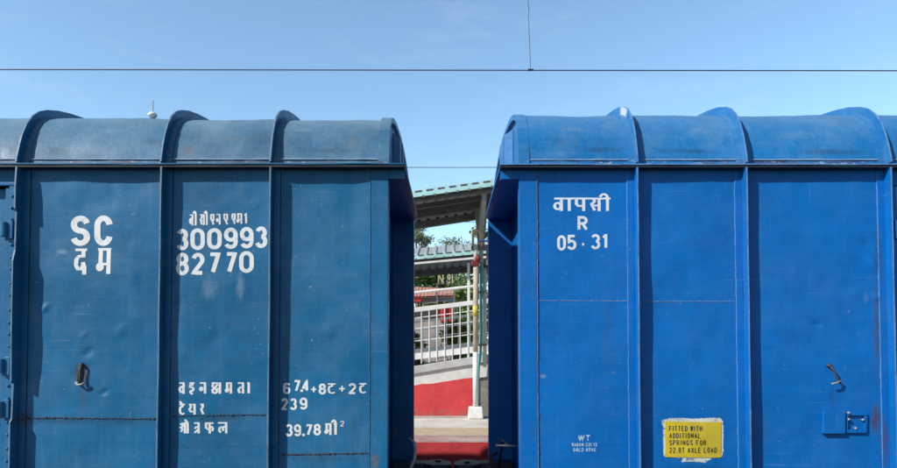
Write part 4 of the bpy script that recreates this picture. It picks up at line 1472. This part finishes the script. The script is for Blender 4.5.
# ------------------------------------------------------------------ trees
def tree(x, y, z0, h, spread, mat, label, leaves, seed, name='tree', lsize=.13, low=.35, clumps=26, dens=.16, group=None):
    rnd = random.Random(seed)
    root = thing(name, (x, y, z0), label, 'tree', group)
    mb = MB()
    top = Vector((x + rnd.uniform(-.3, .3), y, z0 + h * .72))
    base = Vector((x, y, z0))
    mb.tube([base, base.lerp(top, .35) + Vector((.1, 0, 0)), base.lerp(top, .7), top], [h * .030, h * .022, h * .014, h * .006], 8)
    cl = []
    for k in range(clumps):
        a = rnd.uniform(0, 2 * math.pi)
        t = rnd.random()
        hh = low + (1 - low) * t
        rad = spread * (math.sin(math.pi * min(1, (hh - low) / (1 - low) * .8 + .18)) ** .7) * rnd.uniform(.35, 1.0)
        c = Vector((x + rad * math.cos(a), y + rad * math.sin(a), z0 + h * hh))
        cl.append(c)
        s_ = base.lerp(top, min(1, max(.25, hh - .2)))
        mb.tube([s_, s_.lerp(c, .5) + Vector((0, 0, .12)), c], [h * .008, h * .005, h * .002], 5, caps=False)
    mb.build('trunk', 'bark', root, smooth=True)
    mb = MB()
    for k in range(leaves):
        c = cl[rnd.randrange(len(cl))]
        p = c + Vector((rnd.gauss(0, 1), rnd.gauss(0, 1), rnd.gauss(0, .75))) * spread * dens
        n_ = Vector((rnd.gauss(0, .7), rnd.gauss(0, .7), 1)).normalized()
        t1 = n_.orthogonal().normalized()
        t1 = (t1 * math.cos(rnd.uniform(0, 6.3)) + n_.cross(t1) * math.sin(rnd.uniform(0, 6.3))).normalized()
        t2 = n_.cross(t1)
        L = lsize * rnd.uniform(.6, 1.3)
        mb.v += [tuple(p - t1 * L), tuple(p + t2 * L * .42), tuple(p + t1 * L), tuple(p - t2 * L * .42)]
        i = len(mb.v) - 4
        mb.f.append((i, i + 1, i + 2, i + 3))
    me = bpy.data.meshes.new('crown')
    loc = Vector((x, y, z0))
    me.from_pydata([tuple(Vector(v) - loc) for v in mb.v], [], mb.f)
    me.materials.append(M[mat])
    o = bpy.data.objects.new('crown', me)
    COL.objects.link(o)
    o.parent = root
    return root


def tp(px, Y):
    return P(px, 300, Y).x


def hgt(py, Y):
    return P(CX, py, Y).z - PL


tree(tp(421, 40), 40, PL, hgt(226, 40), 1.3, 'leaf_a', 'feathery olive tree rising into the sky gap at its left edge', 4200, 3, dens=.13, clumps=34, lsize=.09)
tree(tp(455, 44), 44, PL, hgt(240, 44), 2.3, 'leaf_a', 'low olive tree with its crown just above the lower canopy', 9000, 5, dens=.16, clumps=40, lsize=.10)
tree(tp(482, 42), 42, PL, hgt(222, 42), 1.3, 'leaf_c', 'green tree behind the upper part of the white pole', 4600, 9, dens=.16, lsize=.15)
tree(tp(463, 32), 32, PL, hgt(264, 32), 1.5, 'leaf_c', 'bright green tree right of the cream letters', 6500, 12, dens=.2, lsize=.12, low=.2)
tree(tp(430, 34), 34, PL, hgt(266, 34), 1.8, 'leaf_b', 'dark green tree directly behind the stall roof', 6500, 15, dens=.2, lsize=.13, low=.2)
for k, (px, Y, py, sp, mt, lab) in enumerate(((455, 22.5, 324, .55, 'leaf_c', 'round fresh green bush seen through the railing bars'),
                                             (465, 23.5, 322, .6, 'leaf_c', 'leafy green bush beside the pole, seen through railing bars'),
                                             (415, 24.0, 334, .4, 'leaf_c', 'low green bush at the left end of the visible railing'))):
    tree(tp(px, Y), Y, PL, hgt(py, Y), sp, mt, lab, 2600, 40 + k, 'bush', .10, .12, 20, .22)
